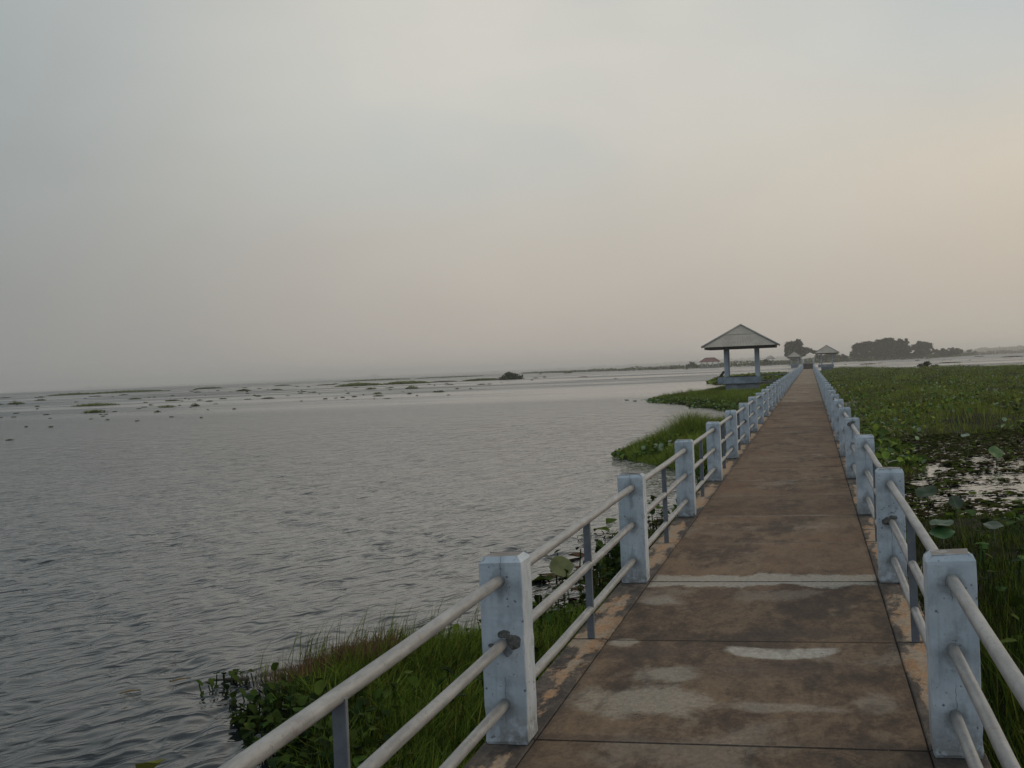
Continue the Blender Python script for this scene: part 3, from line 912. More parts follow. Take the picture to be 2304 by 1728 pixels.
def scatter(poly, n, edge=0.2, seed=1, freq=1.0, near_bias=0.0):
    """random points in a polygon with a ragged rim; near_bias > 0 puts more of them close to the walkway end"""
    g = np.random.default_rng(seed)
    P = np.array(poly); lo = P.min(0); hi = P.max(0)
    m = int(n * 2.2) + 100
    x = g.uniform(lo[0], hi[0], m)
    if near_bias:
        u = g.random(m); k = near_bias
        a0, a1 = lo[1], hi[1]
        y = (a0 ** (1 - k) + u * (a1 ** (1 - k) - a0 ** (1 - k))) ** (1 / (1 - k)) if k != 1 else a0 * (a1 / a0) ** u
    else: y = g.uniform(lo[1], hi[1], m)
    d = poly_sd(x, y, poly)
    ok = d > edge * 2 * (fbm(x * freq, y * freq, seed) - 0.55)
    return x[ok][:n], y[ok][:n], d[ok][:n]


def mound(name, poly, step, zfun, mat=M_MUD, pad=0.6):
    P = np.array(poly); lo = P.min(0) - pad; hi = P.max(0) + pad
    nx = max(3, int((hi[0] - lo[0]) / step)); ny = max(3, int((hi[1] - lo[1]) / (step * 1.5)))
    x, y = np.meshgrid(np.linspace(lo[0], hi[0], nx), np.linspace(lo[1], hi[1], ny))
    z = zfun(x, y, poly_sd(x, y, poly))
    V = np.stack((x, y, z), -1).reshape(-1, 3); idx = np.arange(nx * ny).reshape(ny, nx)
    F = np.stack((idx[:-1, :-1], idx[:-1, 1:], idx[1:, 1:], idx[1:, :-1]), -1).reshape(-1, 4)
    keep = (V[F][:, :, 2].max(1) > WZ - 0.25)
    return link(name, np_mesh(name, V, [F[keep]], smooth=True), mat)


G_DARK = (0.034, 0.050, 0.008); G_MID = (0.056, 0.082, 0.011); G_LITE = (0.095, 0.125, 0.020); G_YEL = (0.125, 0.135, 0.024)
G_DEEP = (0.016, 0.028, 0.008); G_LOT = (0.050, 0.088, 0.024); G_GLAUC = (0.19, 0.23, 0.15); G_DRY = (0.150, 0.098, 0.045); G_BRN = (0.075, 0.045, 0.022)
XE_L = X_L - 0.06; XE_R = X_R + POST_W + 0.06         # edges the plants keep clear of


def clear_deck(x, y): return (x < XE_L) | (x > XE_R)


# ---- near left bed: grass, a dry clump at its tip and water hyacinth leaves
bed_a = [(XE_L, 1.5), (-2.5, 4.5), (-3.0, 6.4), (-3.5, 7.6), (-4.0, 8.25), (-4.75, 9.6), (-5.0, 10.2), (-4.65, 10.7), (-4.2, 11.0), (-3.7, 11.5), (-3.1, 12.2), (-2.6, 12.9), (-2.2, 13.6), (XE_L, 14.2)]


def zf(amp, base, fr, rim, seed):
    def f(x, y, d):
        d = d + rim * 2.2 * (fbm(x * .55 / rim ** .5, y * .35 / rim ** .5, seed + 3) - .55)
        return WZ - 0.35 + 0.35 * sstep(d, -rim, rim) + sstep(d, 0, rim * 2.5) * (base + amp * (fbm(x * fr, y * fr, seed) - 0.5))
    return f


za = zf(0.22, 0.10, 0.9, 0.35, 41)
tag(mound('weed_mat', bed_a, 0.12, za), 'matted roots under the grass bed beside the nearest left posts', 'weed mat', kind='stuff')
v = Veg()
x, y, dd = scatter(bed_a, 36000, 0.12, 3, 1.3)
ok = clear_deck(x, y) & (dd > 0.05); x, y, dd = x[ok], y[ok], dd[ok]
z = za(x, y, dd)
# keep grass off the dark leafy corner at lower left
leafy = ((x < -3.0 - 0.28 * (y - 6.5)) & (y < 8.9)) | ((x < -4.15) & (y < 9.4))
n1 = len(x); tuft = fbm(x * 1.6, y * 1.6, 55)
h = (0.16 + 0.30 * tuft) * rng.uniform(0.6, 1.25, n1)
h = np.where(leafy, h * 0.4, h)
c = tints(n1, [G_MID, G_LITE, G_DARK, G_YEL, G_MID, G_DARK], 0.3)
c *= (1.0 + 1.05 * fbm(x * 0.9, y * 0.9, 77))[:, None]
dry = sstep(((x + 4.25) / 0.8) ** 2 + ((y - 10.15) / 0.62) ** 2, 1.1, 0.5)
c = np.where((rng.random(n1) < dry * .85)[:, None], tints(n1, [G_DRY, G_BRN, (.13, .07, .045)], 0.3), c)
h = np.where(dry > .5, np.maximum(h, .26 * rng.uniform(.7, 1.3, n1)), h)
v.blades(np.stack((x, y, z - 0.04), -1), h, rng.uniform(0.006, 0.014, n1), rng.normal(2.2, 1.1, n1), rng.uniform(0.1, 0.85, n1), c)
# thin tall stems at the far rim
m = 240
t = rng.random(m); sx = np.interp(t, [0, .3, 1], [-4.7, -4.2, -2.9]) + rng.normal(0, .16, m); sy = np.interp(t, [0, .3, 1], [10.4, 10.9, 12.4]) + rng.normal(0, .2, m)
v.blades(np.stack((sx, sy, np.full(m, -1.0)), -1), rng.uniform(0.18, 0.55, m), np.full(m, 0.007), rng.normal(1.2, .5, m), rng.uniform(0.1, 0.6, m), tints(m, [G_LITE, G_YEL, G_MID], .2))
tag(v.build('marsh_grass', M_GRASS), 'green grass with a brown dry tip growing beside the nearest left posts', 'grass', kind='stuff')
v = Veg()


def leaf_patch(v, cx, cy, n, sx, sy, r0, r1, z0, z1, pal, seed=1, tilt=(0.1, 1.1), asp=.7, foot=WZ - .05, rim=None):
    g = np.random.default_rng(seed)
    x = g.normal(cx, sx, n); y = g.normal(cy, sy, n)
    ok = clear_deck(x, y); x, y = x[ok], y[ok]; n = len(x)
    z = WZ + g.uniform(z0, z1, n)
    if rim is not None:
        dd_ = poly_sd(x, y, rim) + .12 * (fbm(x * 3, y * 3, 5) - .5); ok = dd_ > -.05
        x, y, z = x[ok], y[ok], WZ + (z[ok] - WZ) * (.35 + .65 * sstep(dd_[ok], 0, .45)); n = len(x)
    v.leaves(np.stack((x, y, z), -1), g.uniform(r0, r1, n), g.uniform(*tilt, n), g.uniform(0, 6.28, n), tints(n, pal, .3), asp, .3, foot)


HY = [(.024, .038, .007), (.036, .056, .009), G_DEEP, (.048, .066, .012)]
leaf_patch(v, -4.0, 8.9, 420, .35, .35, .025, .06, .05, .24, HY, 2, rim=bed_a)
leaf_patch(v, -3.4, 8.0, 460, .25, .40, .025, .065, .05, .36, HY, 3, rim=bed_a)
leaf_patch(v, -3.0, 7.0, 380, .22, .40, .025, .065, .04, .34, HY, 4, rim=bed_a)
leaf_patch(v, -2.9, 6.0, 220, .3, .5, .025, .055, .04, .30, HY, 14, rim=bed_a)
leaf_patch(v, -4.98, 10.0, 22, .10, .22, .02, .045, .0, .10, HY, 5)
leaf_patch(v, -3.4, 6.45, 7, .16, .2, .10, .15, .2, .42, [G_LITE, G_YEL, G_LITE], 6)
leaf_patch(v, -2.9, 12.3, 150, .4, .4, .03, .06, .08, .30, [G_MID, G_DARK, G_LITE], 7, rim=bed_a)
leaf_patch(v, -2.3, 11.5, 200, .4, .9, .03, .06, .08, .32, HY, 8, rim=bed_a)
leaf_patch(v, -2.1, 9.0, 90, .4, .8, .03, .06, .2, .40, HY, 18)
# leafy fringe along the deck up to the second and third posts
leaf_patch(v, -2.0, 14.2, 260, .30, .8, .03, .08, .03, .42, HY, 9)
leaf_patch(v, -2.25, 16.0, 230, .30, .9, .03, .085, .02, .40, HY, 10)
leaf_patch(v, -2.0, 18.2, 170, .30, .9, .03, .08, .02, .36, HY, 11)
leaf_patch(v, -1.85, 21.2, 190, .22, 1.4, .03, .08, .02, .34, HY, 12)
leaf_patch(v, -1.9, 25.5, 260, .25, 1.8, .03, .08, .02, .36, HY, 13)
leaf_patch(v, -2.7, 15.0, 40, .4, .9, .08, .16, .0, .05, [G_DARK, G_BRN, G_MID], 15, (0, .2), .95)
leaf_patch(v, -2.6, 18.2, 40, .5, 1.2, .08, .16, .0, .05, [G_DARK, G_BRN, G_MID], 16, (0, .2), .95)
leaf_patch(v, -2.2, 22.5, 40, .4, 1.8, .08, .16, .0, .05, [G_DARK, G_BRN, G_MID], 17, (0, .2), .95)
tag(v.build('water_plants', M_LEAF), 'broad leaved water plants fringing the near left bed and deck edge', 'water plants', kind='stuff')

# a lotus leaf on a stalk standing over the strip, and floating bits
lp = at_z(1262, 1275, -0.72)


def lotus(loc, rad, label, col, tilt=0.5, az=0.0, seed=3):
    root = empty('lotus_leaf', (loc[0], loc[1], WZ))
    tag(root, label, 'lotus leaf')
    g = random.Random(seed); n = 22; b = bmesh.new()
    top = Vector((0, 0, loc[2] - WZ)); q = Matrix.Rotation(az, 4, 'Z') @ Matrix.Rotation(tilt, 4, 'X')
    c = b.verts.new(top)
    rings = []
    for rr_, zz in ((0.35, 0.03), (0.7, 0.09), (1.0, 0.10)):
        rings.append([b.verts.new(top + q @ Vector((math.cos(6.2832 * k / n) * rad * rr_ * (1 + .04 * g.uniform(-1, 1)), math.sin(6.2832 * k / n) * rad * rr_, rad * (zz + .09 * rr_ * math.sin(3 * 6.2832 * k / n + seed) + .04 * rr_ * g.uniform(-1, 1))))) for k in range(n)])
    for k in range(n):
        b.faces.new((c, rings[0][k], rings[0][(k + 1) % n]))
        for i in range(2): b.faces.new((rings[i][k], rings[i + 1][k], rings[i + 1][(k + 1) % n], rings[i][(k + 1) % n]))
    for f in b.faces: f.smooth = True
    me = bpy.data.meshes.new('blade'); b.to_mesh(me); b.free()
    m = m_simple('lotus_blade', col, tuple(k * .7 for k in col), 7, .5, .2, .35)
    link('blade', me, m, root)
    MB().tube([(0.02, 0.03, -0.3), (0.01, 0.0, (loc[2] - WZ) * .5), (0, 0, loc[2] - WZ - 0.004)], [.011, .010, .008], 7).build('stalk', M_STALK, root)
    return root


M_STALK = m_simple('green_stalk', (0.05, 0.07, 0.02), (0.07, 0.085, 0.03), 9, .6, .1)
lotus(lp, 0.14, 'yellowish lotus leaf raised above the dark plants beyond the nearest left post', (0.17, 0.17, 0.05), 0.9, 0.4, 2)
lp = at_z(1275, 1265, -0.86); lp.x -= .1
lotus(lp, 0.22, 'dark drooping lotus leaf on the water behind the yellowish leaf', (0.045, 0.05, 0.03), 0.4, 2.0, 5)
st_a, st_b = at_z(476, 1535), at_z(560, 1536)
tag(MB().tube([(st_a.x, st_a.y, WZ + .015), ((st_a.x + st_b.x) / 2, (st_a.y + st_b.y) / 2, WZ + .03), (st_b.x, st_b.y, WZ + .03)], [.008, .014, .016], 7).build('floating_stick', M_BARK),
    'dark stick floating at the tip of the near weed bed', 'stick')
for k, (px, py, ln, lab) in enumerate(((405, 1533, .13, 'straw coloured reed stem floating left of the floating stick'), (292, 1560, .12, 'straw coloured reed stem floating farthest out on the near water'))):
    c = at_z(px, py)
    tag(MB().tube([(c.x - ln * .5, c.y - ln * .5, WZ + .012), (c.x, c.y + .02, WZ + .02), (c.x + ln * .5, c.y + ln * .6, WZ + .012)], [.005, .009, .006], 6).build('reed_stem', m_simple('straw', (.22, .15, .06), (.16, .11, .05), 8)), lab, 'reed stem')


# ---- leafy weed beds further out on the left
def weed_bed(name, poly, label, nb, nl, zfun, hb, seed, step=0.35, lr=(.06, .16), palg=(G_MID, G_LITE, G_YEL, G_DARK), pall=(G_MID, G_LOT, G_DARK, G_LITE), bw=(.010, .022), lift=(.05, .45), bias=0.0, cat='weed bed', glint=0.05):
    tag(mound('weed_mat', poly, step, zfun), 'matted roots under ' + label, 'weed mat', kind='stuff')
    v = Veg()
    x, y, d = scatter(poly, nb, 0.5, seed, .5, bias); ok = clear_deck(x, y); x, y, d = x[ok], y[ok], d[ok]; n = len(x)
    if n:
        z = zfun(x, y, d)
        tf = fbm(x * .55, y * .55, seed + 5)
        h = hb * (0.18 + 2.0 * np.maximum(tf - .28, 0)) * rng.uniform(.6, 1.25, n) * (.35 + .65 * sstep(d, -.2, 2.2)) * sstep(d, -.5, .2)
        c = tints(n, palg, .28) * (0.18 + 1.20 * fbm(x * .24, y * .24, seed + 9) + .75 * fbm(x * 1.0, y * 1.0, seed + 19))[:, None]
        v.blades(np.stack((x, y, z - .03), -1), h + .05, rng.uniform(*bw, n), rng.uniform(0, 6.28, n), rng.uniform(.05, .7, n), c)
    x, y, d = scatter(poly, nl, 0.9, seed + 1, .5, bias); ok = clear_deck(x, y); x, y, d = x[ok], y[ok], d[ok]; n = len(x)
    keep = fbm(x * .38, y * .38, seed + 31) + .30 * rng.random(n) > .60; x, y, d = x[keep], y[keep], d[keep]; n = len(x)
    z = np.maximum(zfun(x, y, d), WZ) + rng.uniform(*lift, n) * (0.4 + .6 * sstep(d, -.3, 1.0))
    c = tints(n, pall, .3) * (0.18 + 1.20 * fbm(x * .24, y * .24, seed + 9) + .75 * fbm(x * 1.0, y * 1.0, seed + 19))[:, None]
    gl = rng.random(n) < glint
    c = np.where(gl[:, None], tints(n, [G_GLAUC], .25), c)  # pale leaf undersides and their glints, both put into the tint
    v.leaves(np.stack((x, y, z), -1), rng.uniform(*lr, n), np.abs(rng.normal(.5, .45, n)), rng.uniform(0, 6.28, n), c, .8, .25, None)
    return tag(v.build(name, M_LEAF), label, cat, kind='stuff')


bed_b = [(XE_L, 27), (-2.9, 30), (-4.0, 32.6), (-5.0, 35.0), (-5.75, 37.3), (-5.4, 39), (-4.6, 41), (-4.7, 44.5), (-3.9, 48), (-3.9, 53), (-2.6, 56), (XE_L, 57)]
weed_bed('weed_bed', bed_b, 'grassy weed bed reaching from the left railing, nearer of the two green points', 80000, 5000, zf(0.40, 0.38, .5, .8, 61), 0.80, 61, .3, (.05, .11), palg=(G_LITE, G_YEL, G_MID, G_LITE), lift=(.03, .30))
bed_c = [(XE_L, 64), (-3.3, 67), (-5.0, 70), (-7.4, 79), (-9.3, 85), (-12.2, 94), (-12.9, 97.5), (-11.2, 100), (-10.6, 107), (-9.6, 118), (-7, 128), (-4, 132), (XE_L, 132)]
weed_bed('weed_bed', bed_c, 'leafy weed bed around the nearest pavilion, farther of the two green points', 110000, 26000, zf(0.30, 0.08, .3, .9, 71), 0.50, 71, .6, (.06, .14), palg=(G_LITE, G_YEL, G_MID, G_LITE), bw=(.015, .035), lift=(.03, .24), glint=.10)
bed_d = [(XE_L, 152), (-6, 150), (-11.0, 158), (-13.8, 170), (-13.4, 181), (-10, 200), (XE_L, 206)]
weed_bed('weed_bed', bed_d, 'yellow green weed bed on the water behind the nearest pavilion', 9000, 16000, zf(0.3, 0.35, .15, 1.2, 81), 0.6, 81, 1.0, (.14, .34), palg=(G_YEL, G_LITE, G_MID), pall=(G_LITE, G_MID, G_YEL), bw=(.04, .08), glint=.03)

# ---- the marsh on the right of the walkway
far_l, far_r = at_z(1850, 826, -0.55), at_z(2304, 818, -0.45)
bed_r = [(XE_R, 40), (1.9, 38.5), (3.5, 40.5), (7, 43.5), (14, 46), (26, 50), (60, 70), (70, 120), (56, 175), (far_r.x, far_r.y), (far_r.x * .6, far_r.y * 1.08), (far_l.x + 3, far_l.y), (XE_R + .4, 262), (XE_R, 225)]
zr = zf(1.05, 0.20, .36, 2.2, 91)
weed_bed('marsh_plants', bed_r, 'wide green marsh of lotus and grass filling the right side beyond the pond', 230000, 120000, zr, 0.55, 91, .5, (.04, .105), palg=(G_MID, G_LITE, G_LITE, G_YEL, G_YEL, (.11, .10, .035)), pall=(G_MID, G_LOT, G_LITE, G_DARK, G_YEL), bw=(.010, .030), lift=(.05, .40), bias=1.05, cat='marsh plants', glint=.10)
# tall grass and lotus between the deck and the pond, nearest on the right
bed_n = [(XE_R, -1.0), (9, -1.0), (11, 8), (9.5, 13), (6.5, 18), (4.0, 20.4), (2.6, 21.2), (1.3, 21.6), (XE_R, 22.0)]
zn = zf(0.22, 0.10, .7, .5, 101)
tag(mound('weed_mat', bed_n, 0.2, zn), 'matted roots under the tall grass right of the nearest posts', 'weed mat', kind='stuff')
v = Veg()
x, y, dd = scatter(bed_n, 90000, .3, 102, .8, 0); ok = clear_deck(x, y) & (x < 1.2 + .45 * np.maximum(y, 2)); x, y, dd = x[ok], y[ok], dd[ok]; n1 = len(x)
tf = fbm(x * .9, y * .9, 103)
h = (0.30 + 0.65 * tf) * rng.uniform(.55, 1.2, n1) * np.interp(y, [0, 8, 13, 18, 25], [1.15, 1.0, .5, .25, .16])
c = tints(n1, [G_MID, G_DARK, G_LITE, G_DARK, G_DEEP], .3) * (0.40 + 0.8 * fbm(x * .8, y * .8, 104))[:, None]  # shade in the near grass is put into this darker tint
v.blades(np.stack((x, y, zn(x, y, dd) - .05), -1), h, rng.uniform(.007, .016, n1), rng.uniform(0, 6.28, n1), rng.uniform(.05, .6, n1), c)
m = 150
x2 = rng.uniform(XE_R + .1, 4.5, m); y2 = rng.uniform(4, 16, m)
v.blades(np.stack((x2, y2, np.full(m, -.9)), -1), rng.uniform(.8, 1.35, m), np.full(m, .011), rng.uniform(0, 6.28, m), rng.uniform(.2, .8, m), tints(m, [G_LITE, G_YEL, G_MID], .2))
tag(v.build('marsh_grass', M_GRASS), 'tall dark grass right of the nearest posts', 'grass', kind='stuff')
v = Veg()
x, y, dd = scatter(bed_n, 800, .5, 105, .8); ok = clear_deck(x, y) & (y > 7.5); x, y, dd = x[ok], y[ok], dd[ok]; n1 = len(x)
v.leaves(np.stack((x, y, np.maximum(zn(x, y, dd), WZ) + rng.uniform(.1, .5, n1) * np.interp(y, [0, 12, 18, 25], [1, .9, .4, .2])), -1), rng.uniform(.04, .10, n1), np.abs(rng.normal(.3, .35, n1)), rng.uniform(0, 6.28, n1), tints(n1, [G_LOT, G_DARK, G_MID, G_DEEP], .3), .9, .2, WZ, )
tag(v.build('lotus_plants', M_LEAF), 'low lotus leaves among the grass between pond and right railing', 'lotus plants', kind='stuff')
# floating pads that break up the pond's mirror
pond = [(XE_R, 21.5), (2, 20.5), (5, 19), (9, 16), (16, 17), (24, 44), (14, 48), (6, 45), (XE_R, 41)]
v = Veg()
x, y, dd = scatter(pond, 52000, 1.0, 111, .4)
dens = fbm(x * 1.5, y * 1.1, 112, 4) + 0.22 * sstep(y, 33, 40) + .25 * sstep(x, 2.6, 1.2) + .16 * sstep(y, 23.5, 21)
ok = clear_deck(x, y) & (dens > .452); x, y = x[ok], y[ok]; n1 = len(x)
v.leaves(np.stack((x, y, WZ + rng.uniform(.005, .05, n1)), -1), rng.uniform(.03, .10, n1), np.abs(rng.normal(0, .08, n1)), rng.uniform(0, 6.28, n1), tints(n1, [(.040, .034, .014), G_DEEP, G_DARK, (.034, .030, .012), (.045, .034, .015), G_MID], .3), .9, .15, None)
tag(v.build('pond_weed', M_PAD), 'dark floating pads scattered over the pond in the right marsh', 'pond weed', kind='stuff')
# soft brownish tussock at the left of the pond, a low weed bed of its own
bed_t = [(XE_R, 27.5), (1.7, 27.2), (2.3, 29), (2.2, 33), (2.6, 37), (1.8, 40), (XE_R, 41)]
weed_bed('weed_bed', bed_t, 'brownish green tussocks between the right railing and the pond', 9000, 900, zf(0.25, 0.16, .6, .4, 121), .5, 121, .25, (.06, .14), palg=(G_MID, G_YEL, G_BRN, G_DARK), bw=(.010, .02))
for px, py, z0, rad, lab, colr, tl in ((2240, 1018, -.72, .17, 'bright green round lotus leaf standing alone in the pond', (.085, .15, .035), .85),
                                       (2150, 1130, -.62, .11, 'upright lotus leaf at the near rim of the pond', (.03, .05, .02), 1.0),
                                       (2120, 1200, -.55, .15, 'green lotus leaf lying over the grass behind the nearest right post', (.04, .11, .03), .35),
                                       (2118, 1178, -.45, .14, 'pale edged lotus leaf seen side on above the green one', (.06, .10, .05), .15),
                                       (2085, 1108, -.70, .18, 'dark broad lotus leaf beside the second right post', (.035, .06, .018), .5),
                                       (2235, 1183, -.55, .12, 'dull green lotus leaf in the grass at the right edge', (.05, .075, .045), .25),
                                       (2172, 980, -.66, .12, 'small pale lotus leaf on the far rim of the pond', (.2, .25, .16), .3)):
    p = at_z(px, py, z0)
    lotus(p, rad, lab, colr, tl, random.uniform(-.5, .5), px)

# ---- single plants that stand out
def bush(name, loc, w_, h_, label, n=900, pal=(G_DARK, G_MID, G_DEEP), size=.2, seed=1, cat='bush', group=None, mat=M_TREE, stems=True):
    g = np.random.default_rng(seed)
    root = empty(name, loc); tag(root, label, cat, group)
    v = Veg()
    k = max(4, int(n / 60)); cx = g.normal(0, .33, k) * w_ * .8; cy = g.normal(0, .3, k) * w_ * .7; cz = g.beta(1.5, 1.4, k) * h_ * (1 - .75 * np.abs(cx) / (w_ * .9 + .01)).clip(.15, 1)
    i = g.integers(0, k, n)
    P = np.stack((cx[i] + g.normal(0, w_ * .10, n), cy[i] + g.normal(0, w_ * .10, n), np.abs(cz[i] + g.normal(0, h_ * .11, n))), -1)
    v.leaves(P, g.uniform(.5, 1.2, n) * size, g.uniform(-1.2, 1.2, n), g.uniform(0, 6.28, n), tints(n, pal, .3, g), .6, .3, None, 6)
    v.build('foliage', mat, root)
    if stems:
        b = MB()
        for q in range(5): b.tube([(cx[q % k] * .3, cy[q % k] * .3, -.2), (cx[q % k], cy[q % k], cz[q % k] * .8)], [.03 * h_, .012 * h_], 5)
        b.build('stem', M_BARK, root)
    return root


bp = at_z(2084, 822, -0.45)
bush('bush', (bp.x, bp.y - 2, -.9), 2.0, 1.3, 'dark green bush standing above the far rim of the right marsh', 900, size=.22, seed=3)

# ------------------------------------------------------------------ floating weed islands


def island(x0, x1, yb, hpx, label, green=1, seed=0, tall=False):
    """x0..x1, water line row and height in photo pixels"""
    c0, c1 = at_z(x0, yb + (x0 - x1) * -.0207), at_z(x1, yb + (x1 - x0) * -.0207)
    cx, cy = (c0.x + c1.x) / 2, (c0.y + c1.y) / 2
    dist = math.hypot(cx, cy); wid = (x1 - x0) / 2819.5 * dist; hgt = max(hpx / 2819.5 * dist * (.75 if green else .5), .06)
    dep = min(max(wid * .45, .8), 26.0)
    g = np.random.default_rng(seed + 300)
    ang = math.atan2(c1.y - c0.y, c1.x - c0.x)
    root = empty('weed_island', (cx, cy, WZ), ang)
    tag(root, label, 'weed island', 'weed islands floating on the lake')
    # low mound of roots
    n = 14; b = bmesh.new(); rim = []
    top = b.verts.new((0, 0, hgt * .12))
    for k in range(n):
        a = 6.2832 * k / n; q = .82 + .3 * g.random()
        rim.append(b.verts.new((math.cos(a) * wid * .5 * q, math.sin(a) * dep * .5 * q, -.06)))
    mid_ = [b.verts.new((v_.co.x * .7, v_.co.y * .7, hgt * .13)) for v_ in rim]
    for k in range(n):
        b.faces.new((rim[k], rim[(k + 1) % n], mid_[(k + 1) % n], mid_[k])); b.faces.new((mid_[k], mid_[(k + 1) % n], top))
    me = bpy.data.meshes.new('root_mat'); b.to_mesh(me); b.free(); link('root_mat', me, M_MUD, root)
    v = Veg()
    m = int(min(2600, (60 if wid > 2.5 else 22) + 55 * wid * dep ** .5))
    px_m = dist / 1253.0                                      # metres per rendered pixel
    x = g.uniform(-.5, .5, m); y = g.uniform(-.5, .5, m)
    ok = (x * 2) ** 2 + (y * 2) ** 2 < 1; x, y = x[ok] * wid, y[ok] * dep; m = len(x)
    m_small = wid < 2.5
    prof = (1 - (2 * x / wid) ** 2).clip(0, 1) ** .6 * (.45 + .9 * fbm(x * 2.2 / max(hgt * 2, 1) + seed, y * .6, seed + 3))
    hz = hgt * prof
    pal = {1: (G_MID, G_LITE, G_YEL, G_LITE), 0: (G_DARK, G_MID, G_BRN, G_DARK), 2: ((.12, .155, .025), G_YEL, G_LITE, (.15, .165, .03))}[green]
    sz = max(.05, px_m * .55)
    v.leaves(np.stack((x, y, hz * g.uniform(.35, 1.0, m)), -1), g.uniform(.6, 1.3, m) * sz, g.uniform(-.9, .9, m), g.uniform(0, 6.28, m), tints(m, pal, .3, g), .6, .3, None, 6)
    q = int(m * (1.2 if tall else .5)) + 8
    x = g.normal(0, .24, q) * wid; y = g.normal(0, .24, q) * dep
    v.blades(np.stack((x, y, np.zeros(q)), -1), hgt * g.uniform(.6, 1.25, q) * (1 - (2 * x / wid) ** 2).clip(.2, 1), np.full(q, max(.02, px_m * .35)), g.uniform(0, 6.28, q), g.uniform(.05, .6, q), tints(q, pal, .3, g))
    v.build('foliage', M_LEAF, root)
    return root


TUFT = 'tiny dark weed tuft floating scattered on the open lake'


def z6(x, y): return x / 3.16, 780 + y / 3.16
def z7(x, y): return 700 + x / 2.458, 780 + y / 2.458
def z3(x, y): return 1900 + x / 5.475, 740 + y / 5.475


ISL = [
    (z6, 345, 700, 344, 16, 'long dark strip island at far left, its left half', 1, 0),
    (z6, 640, 1165, 326, 17, 'long green strip island at far left, its right half', 1, 0),
    (z6, 515, 848, 420, 24, 'longest bright green island at left, lying in front of the long strip', 2, 0),
    (z6, 585, 760, 470, 30, 'nearest of the left islands, a dark green mound with a twiggy end', 1, 1),
    (z6, 58, 172, 410, 20, 'olive mound island at the far left below the horizon strip', 1, 0),
    (z6, 1110, 1252, 432, 21, 'bright low island with a blunt right end, near the middle of the left group', 2, 0),
    (z6, 1170, 1280, 386, 11, 'thin green island just behind the blunt ended bright one', 1, 0),
    (z6, 1385, 1580, 300, 14, 'flat strip island close to the horizon above the twiggy shrub', 1, 0),
    (z6, 1355, 1422, 424, 44, 'twiggy upright shrub clump rising from the water', 0, 1),
    (z6, 1680, 1785, 316, 18, 'green domed island right of the flat horizon strip', 1, 0),
    (z6, 1860, 1952, 370, 20, 'dark ragged island with low tufts right of the twiggy shrub', 0, 1),
    (z6, 1952, 2068, 278, 11, 'dark thin strip closest to the horizon right of the domed island', 0, 0),
    (z6, 1927, 2008, 308, 10, 'thin strip with a raised right end below the horizon strip', 1, 0),
    (z6, 248, 328, 384, 11, 'pale topped flat island left of the longest bright one', 1, 0),
    (z6, 248, 315, 362, 11, 'small dark island directly behind the pale topped one', 0, 0),
    (z6, 635, 718, 355, 9, 'short dark strip in front of the long left strip', 0, 0),
    (z6, 850, 908, 345, 9, 'short dark strip right of the other short one', 0, 0),
    (z6, 918, 1005, 374, 11, 'thin green strip right of the longest bright island', 1, 0),
    (z6, 0, 70, 366, 8, 'dark strip cut by the left picture edge, farther one', 0, 0),
    (z6, -20, 22, 414, 8, 'dark strip cut by the left picture edge, nearer one', 0, 0),
    (z7, 130, 400, 217, 22, 'long bright green island mid lake, its thick left half', 2, 0),
    (z7, 380, 665, 206, 20, 'long bright green island mid lake, its right half', 2, 0),
    (z7, 650, 812, 195, 9, 'thin dark tail at the right end of the long bright island', 0, 0),
    (z7, 30, 132, 213, 7, 'thin dark tail at the left end of the long bright island', 0, 0),
    (z7, 160, 560, 187, 9, 'thin weed line behind the long bright island, left part', 1, 0),
    (z7, 560, 970, 170, 8, 'thin weed line behind the long bright island, right part', 0, 0),
    (z7, 830, 1060, 187, 14, 'low green island that runs up to the big dark bush', 1, 0),
    (z7, 518, 600, 233, 22, 'bright domed island below the long bright one', 2, 0),
    (z7, 340, 398, 262, 14, 'small bright island with a dark one under it', 2, 0),
    (z7, 340, 406, 274, 11, 'small dark island under the small bright one', 0, 0),
    (z7, 675, 740, 252, 17, 'dark sloping island rising to the right', 0, 1),
    (z7, 300, 365, 236, 12, 'flat olive island left of the bright domed one', 1, 0),
    (z7, 528, 562, 262, 14, 'small dark round tuft below the bright domed island', 0, 0),
    (z7, 1395, 1445, 147, 14, 'small green island before the far shore reeds', 2, 0),
    (z7, 1280, 1303, 170, 9, 'dark round tuft right of the big dark bush', 0, 0),
    (z7, 1230, 1255, 175, 7, 'dark flat tuft between the big bush and the round tuft', 0, 0),
    (z7, 740, 790, 212, 7, 'dark flat strip above the sloping dark island', 0, 0),
    (z7, 920, 965, 210, 7, 'dark flat strip left of the smaller one below the bush island', 0, 0),
    (z3, 190, 395, 437, 16, 'dark low island near the marsh edge right of the far pavilion', 0, 0),
    (z3, 1160, 1440, 418, 15, 'long dark low island beyond the marsh bush', 0, 0),
    (z3, 150, 350, 398, 7, 'thin dark streak island in front of the big trees', 0, 0),
    (z3, 1600, 1725, 342, 8, 'thin dark streak island right of the low trees', 0, 0),
    (z3, 870, 925, 392, 12, 'small dark tuft on bright water before the separate round tree', 0, 0),
    (z3, 1935, 2200, 347, 18, 'dark island with small shrubs at the right picture edge', 0, 1),
]
for k, (fn, a, b_, yb, hp, lab, gr, tl) in enumerate(ISL):
    (xa, yy), (xb, _) = fn(a, yb), fn(b_, yb)
    s_ = {z6: 3.16, z7: 2.458, z3: 5.475}[fn]
    island(xa, xb, yy, hp / s_, lab, gr, k, bool(tl))
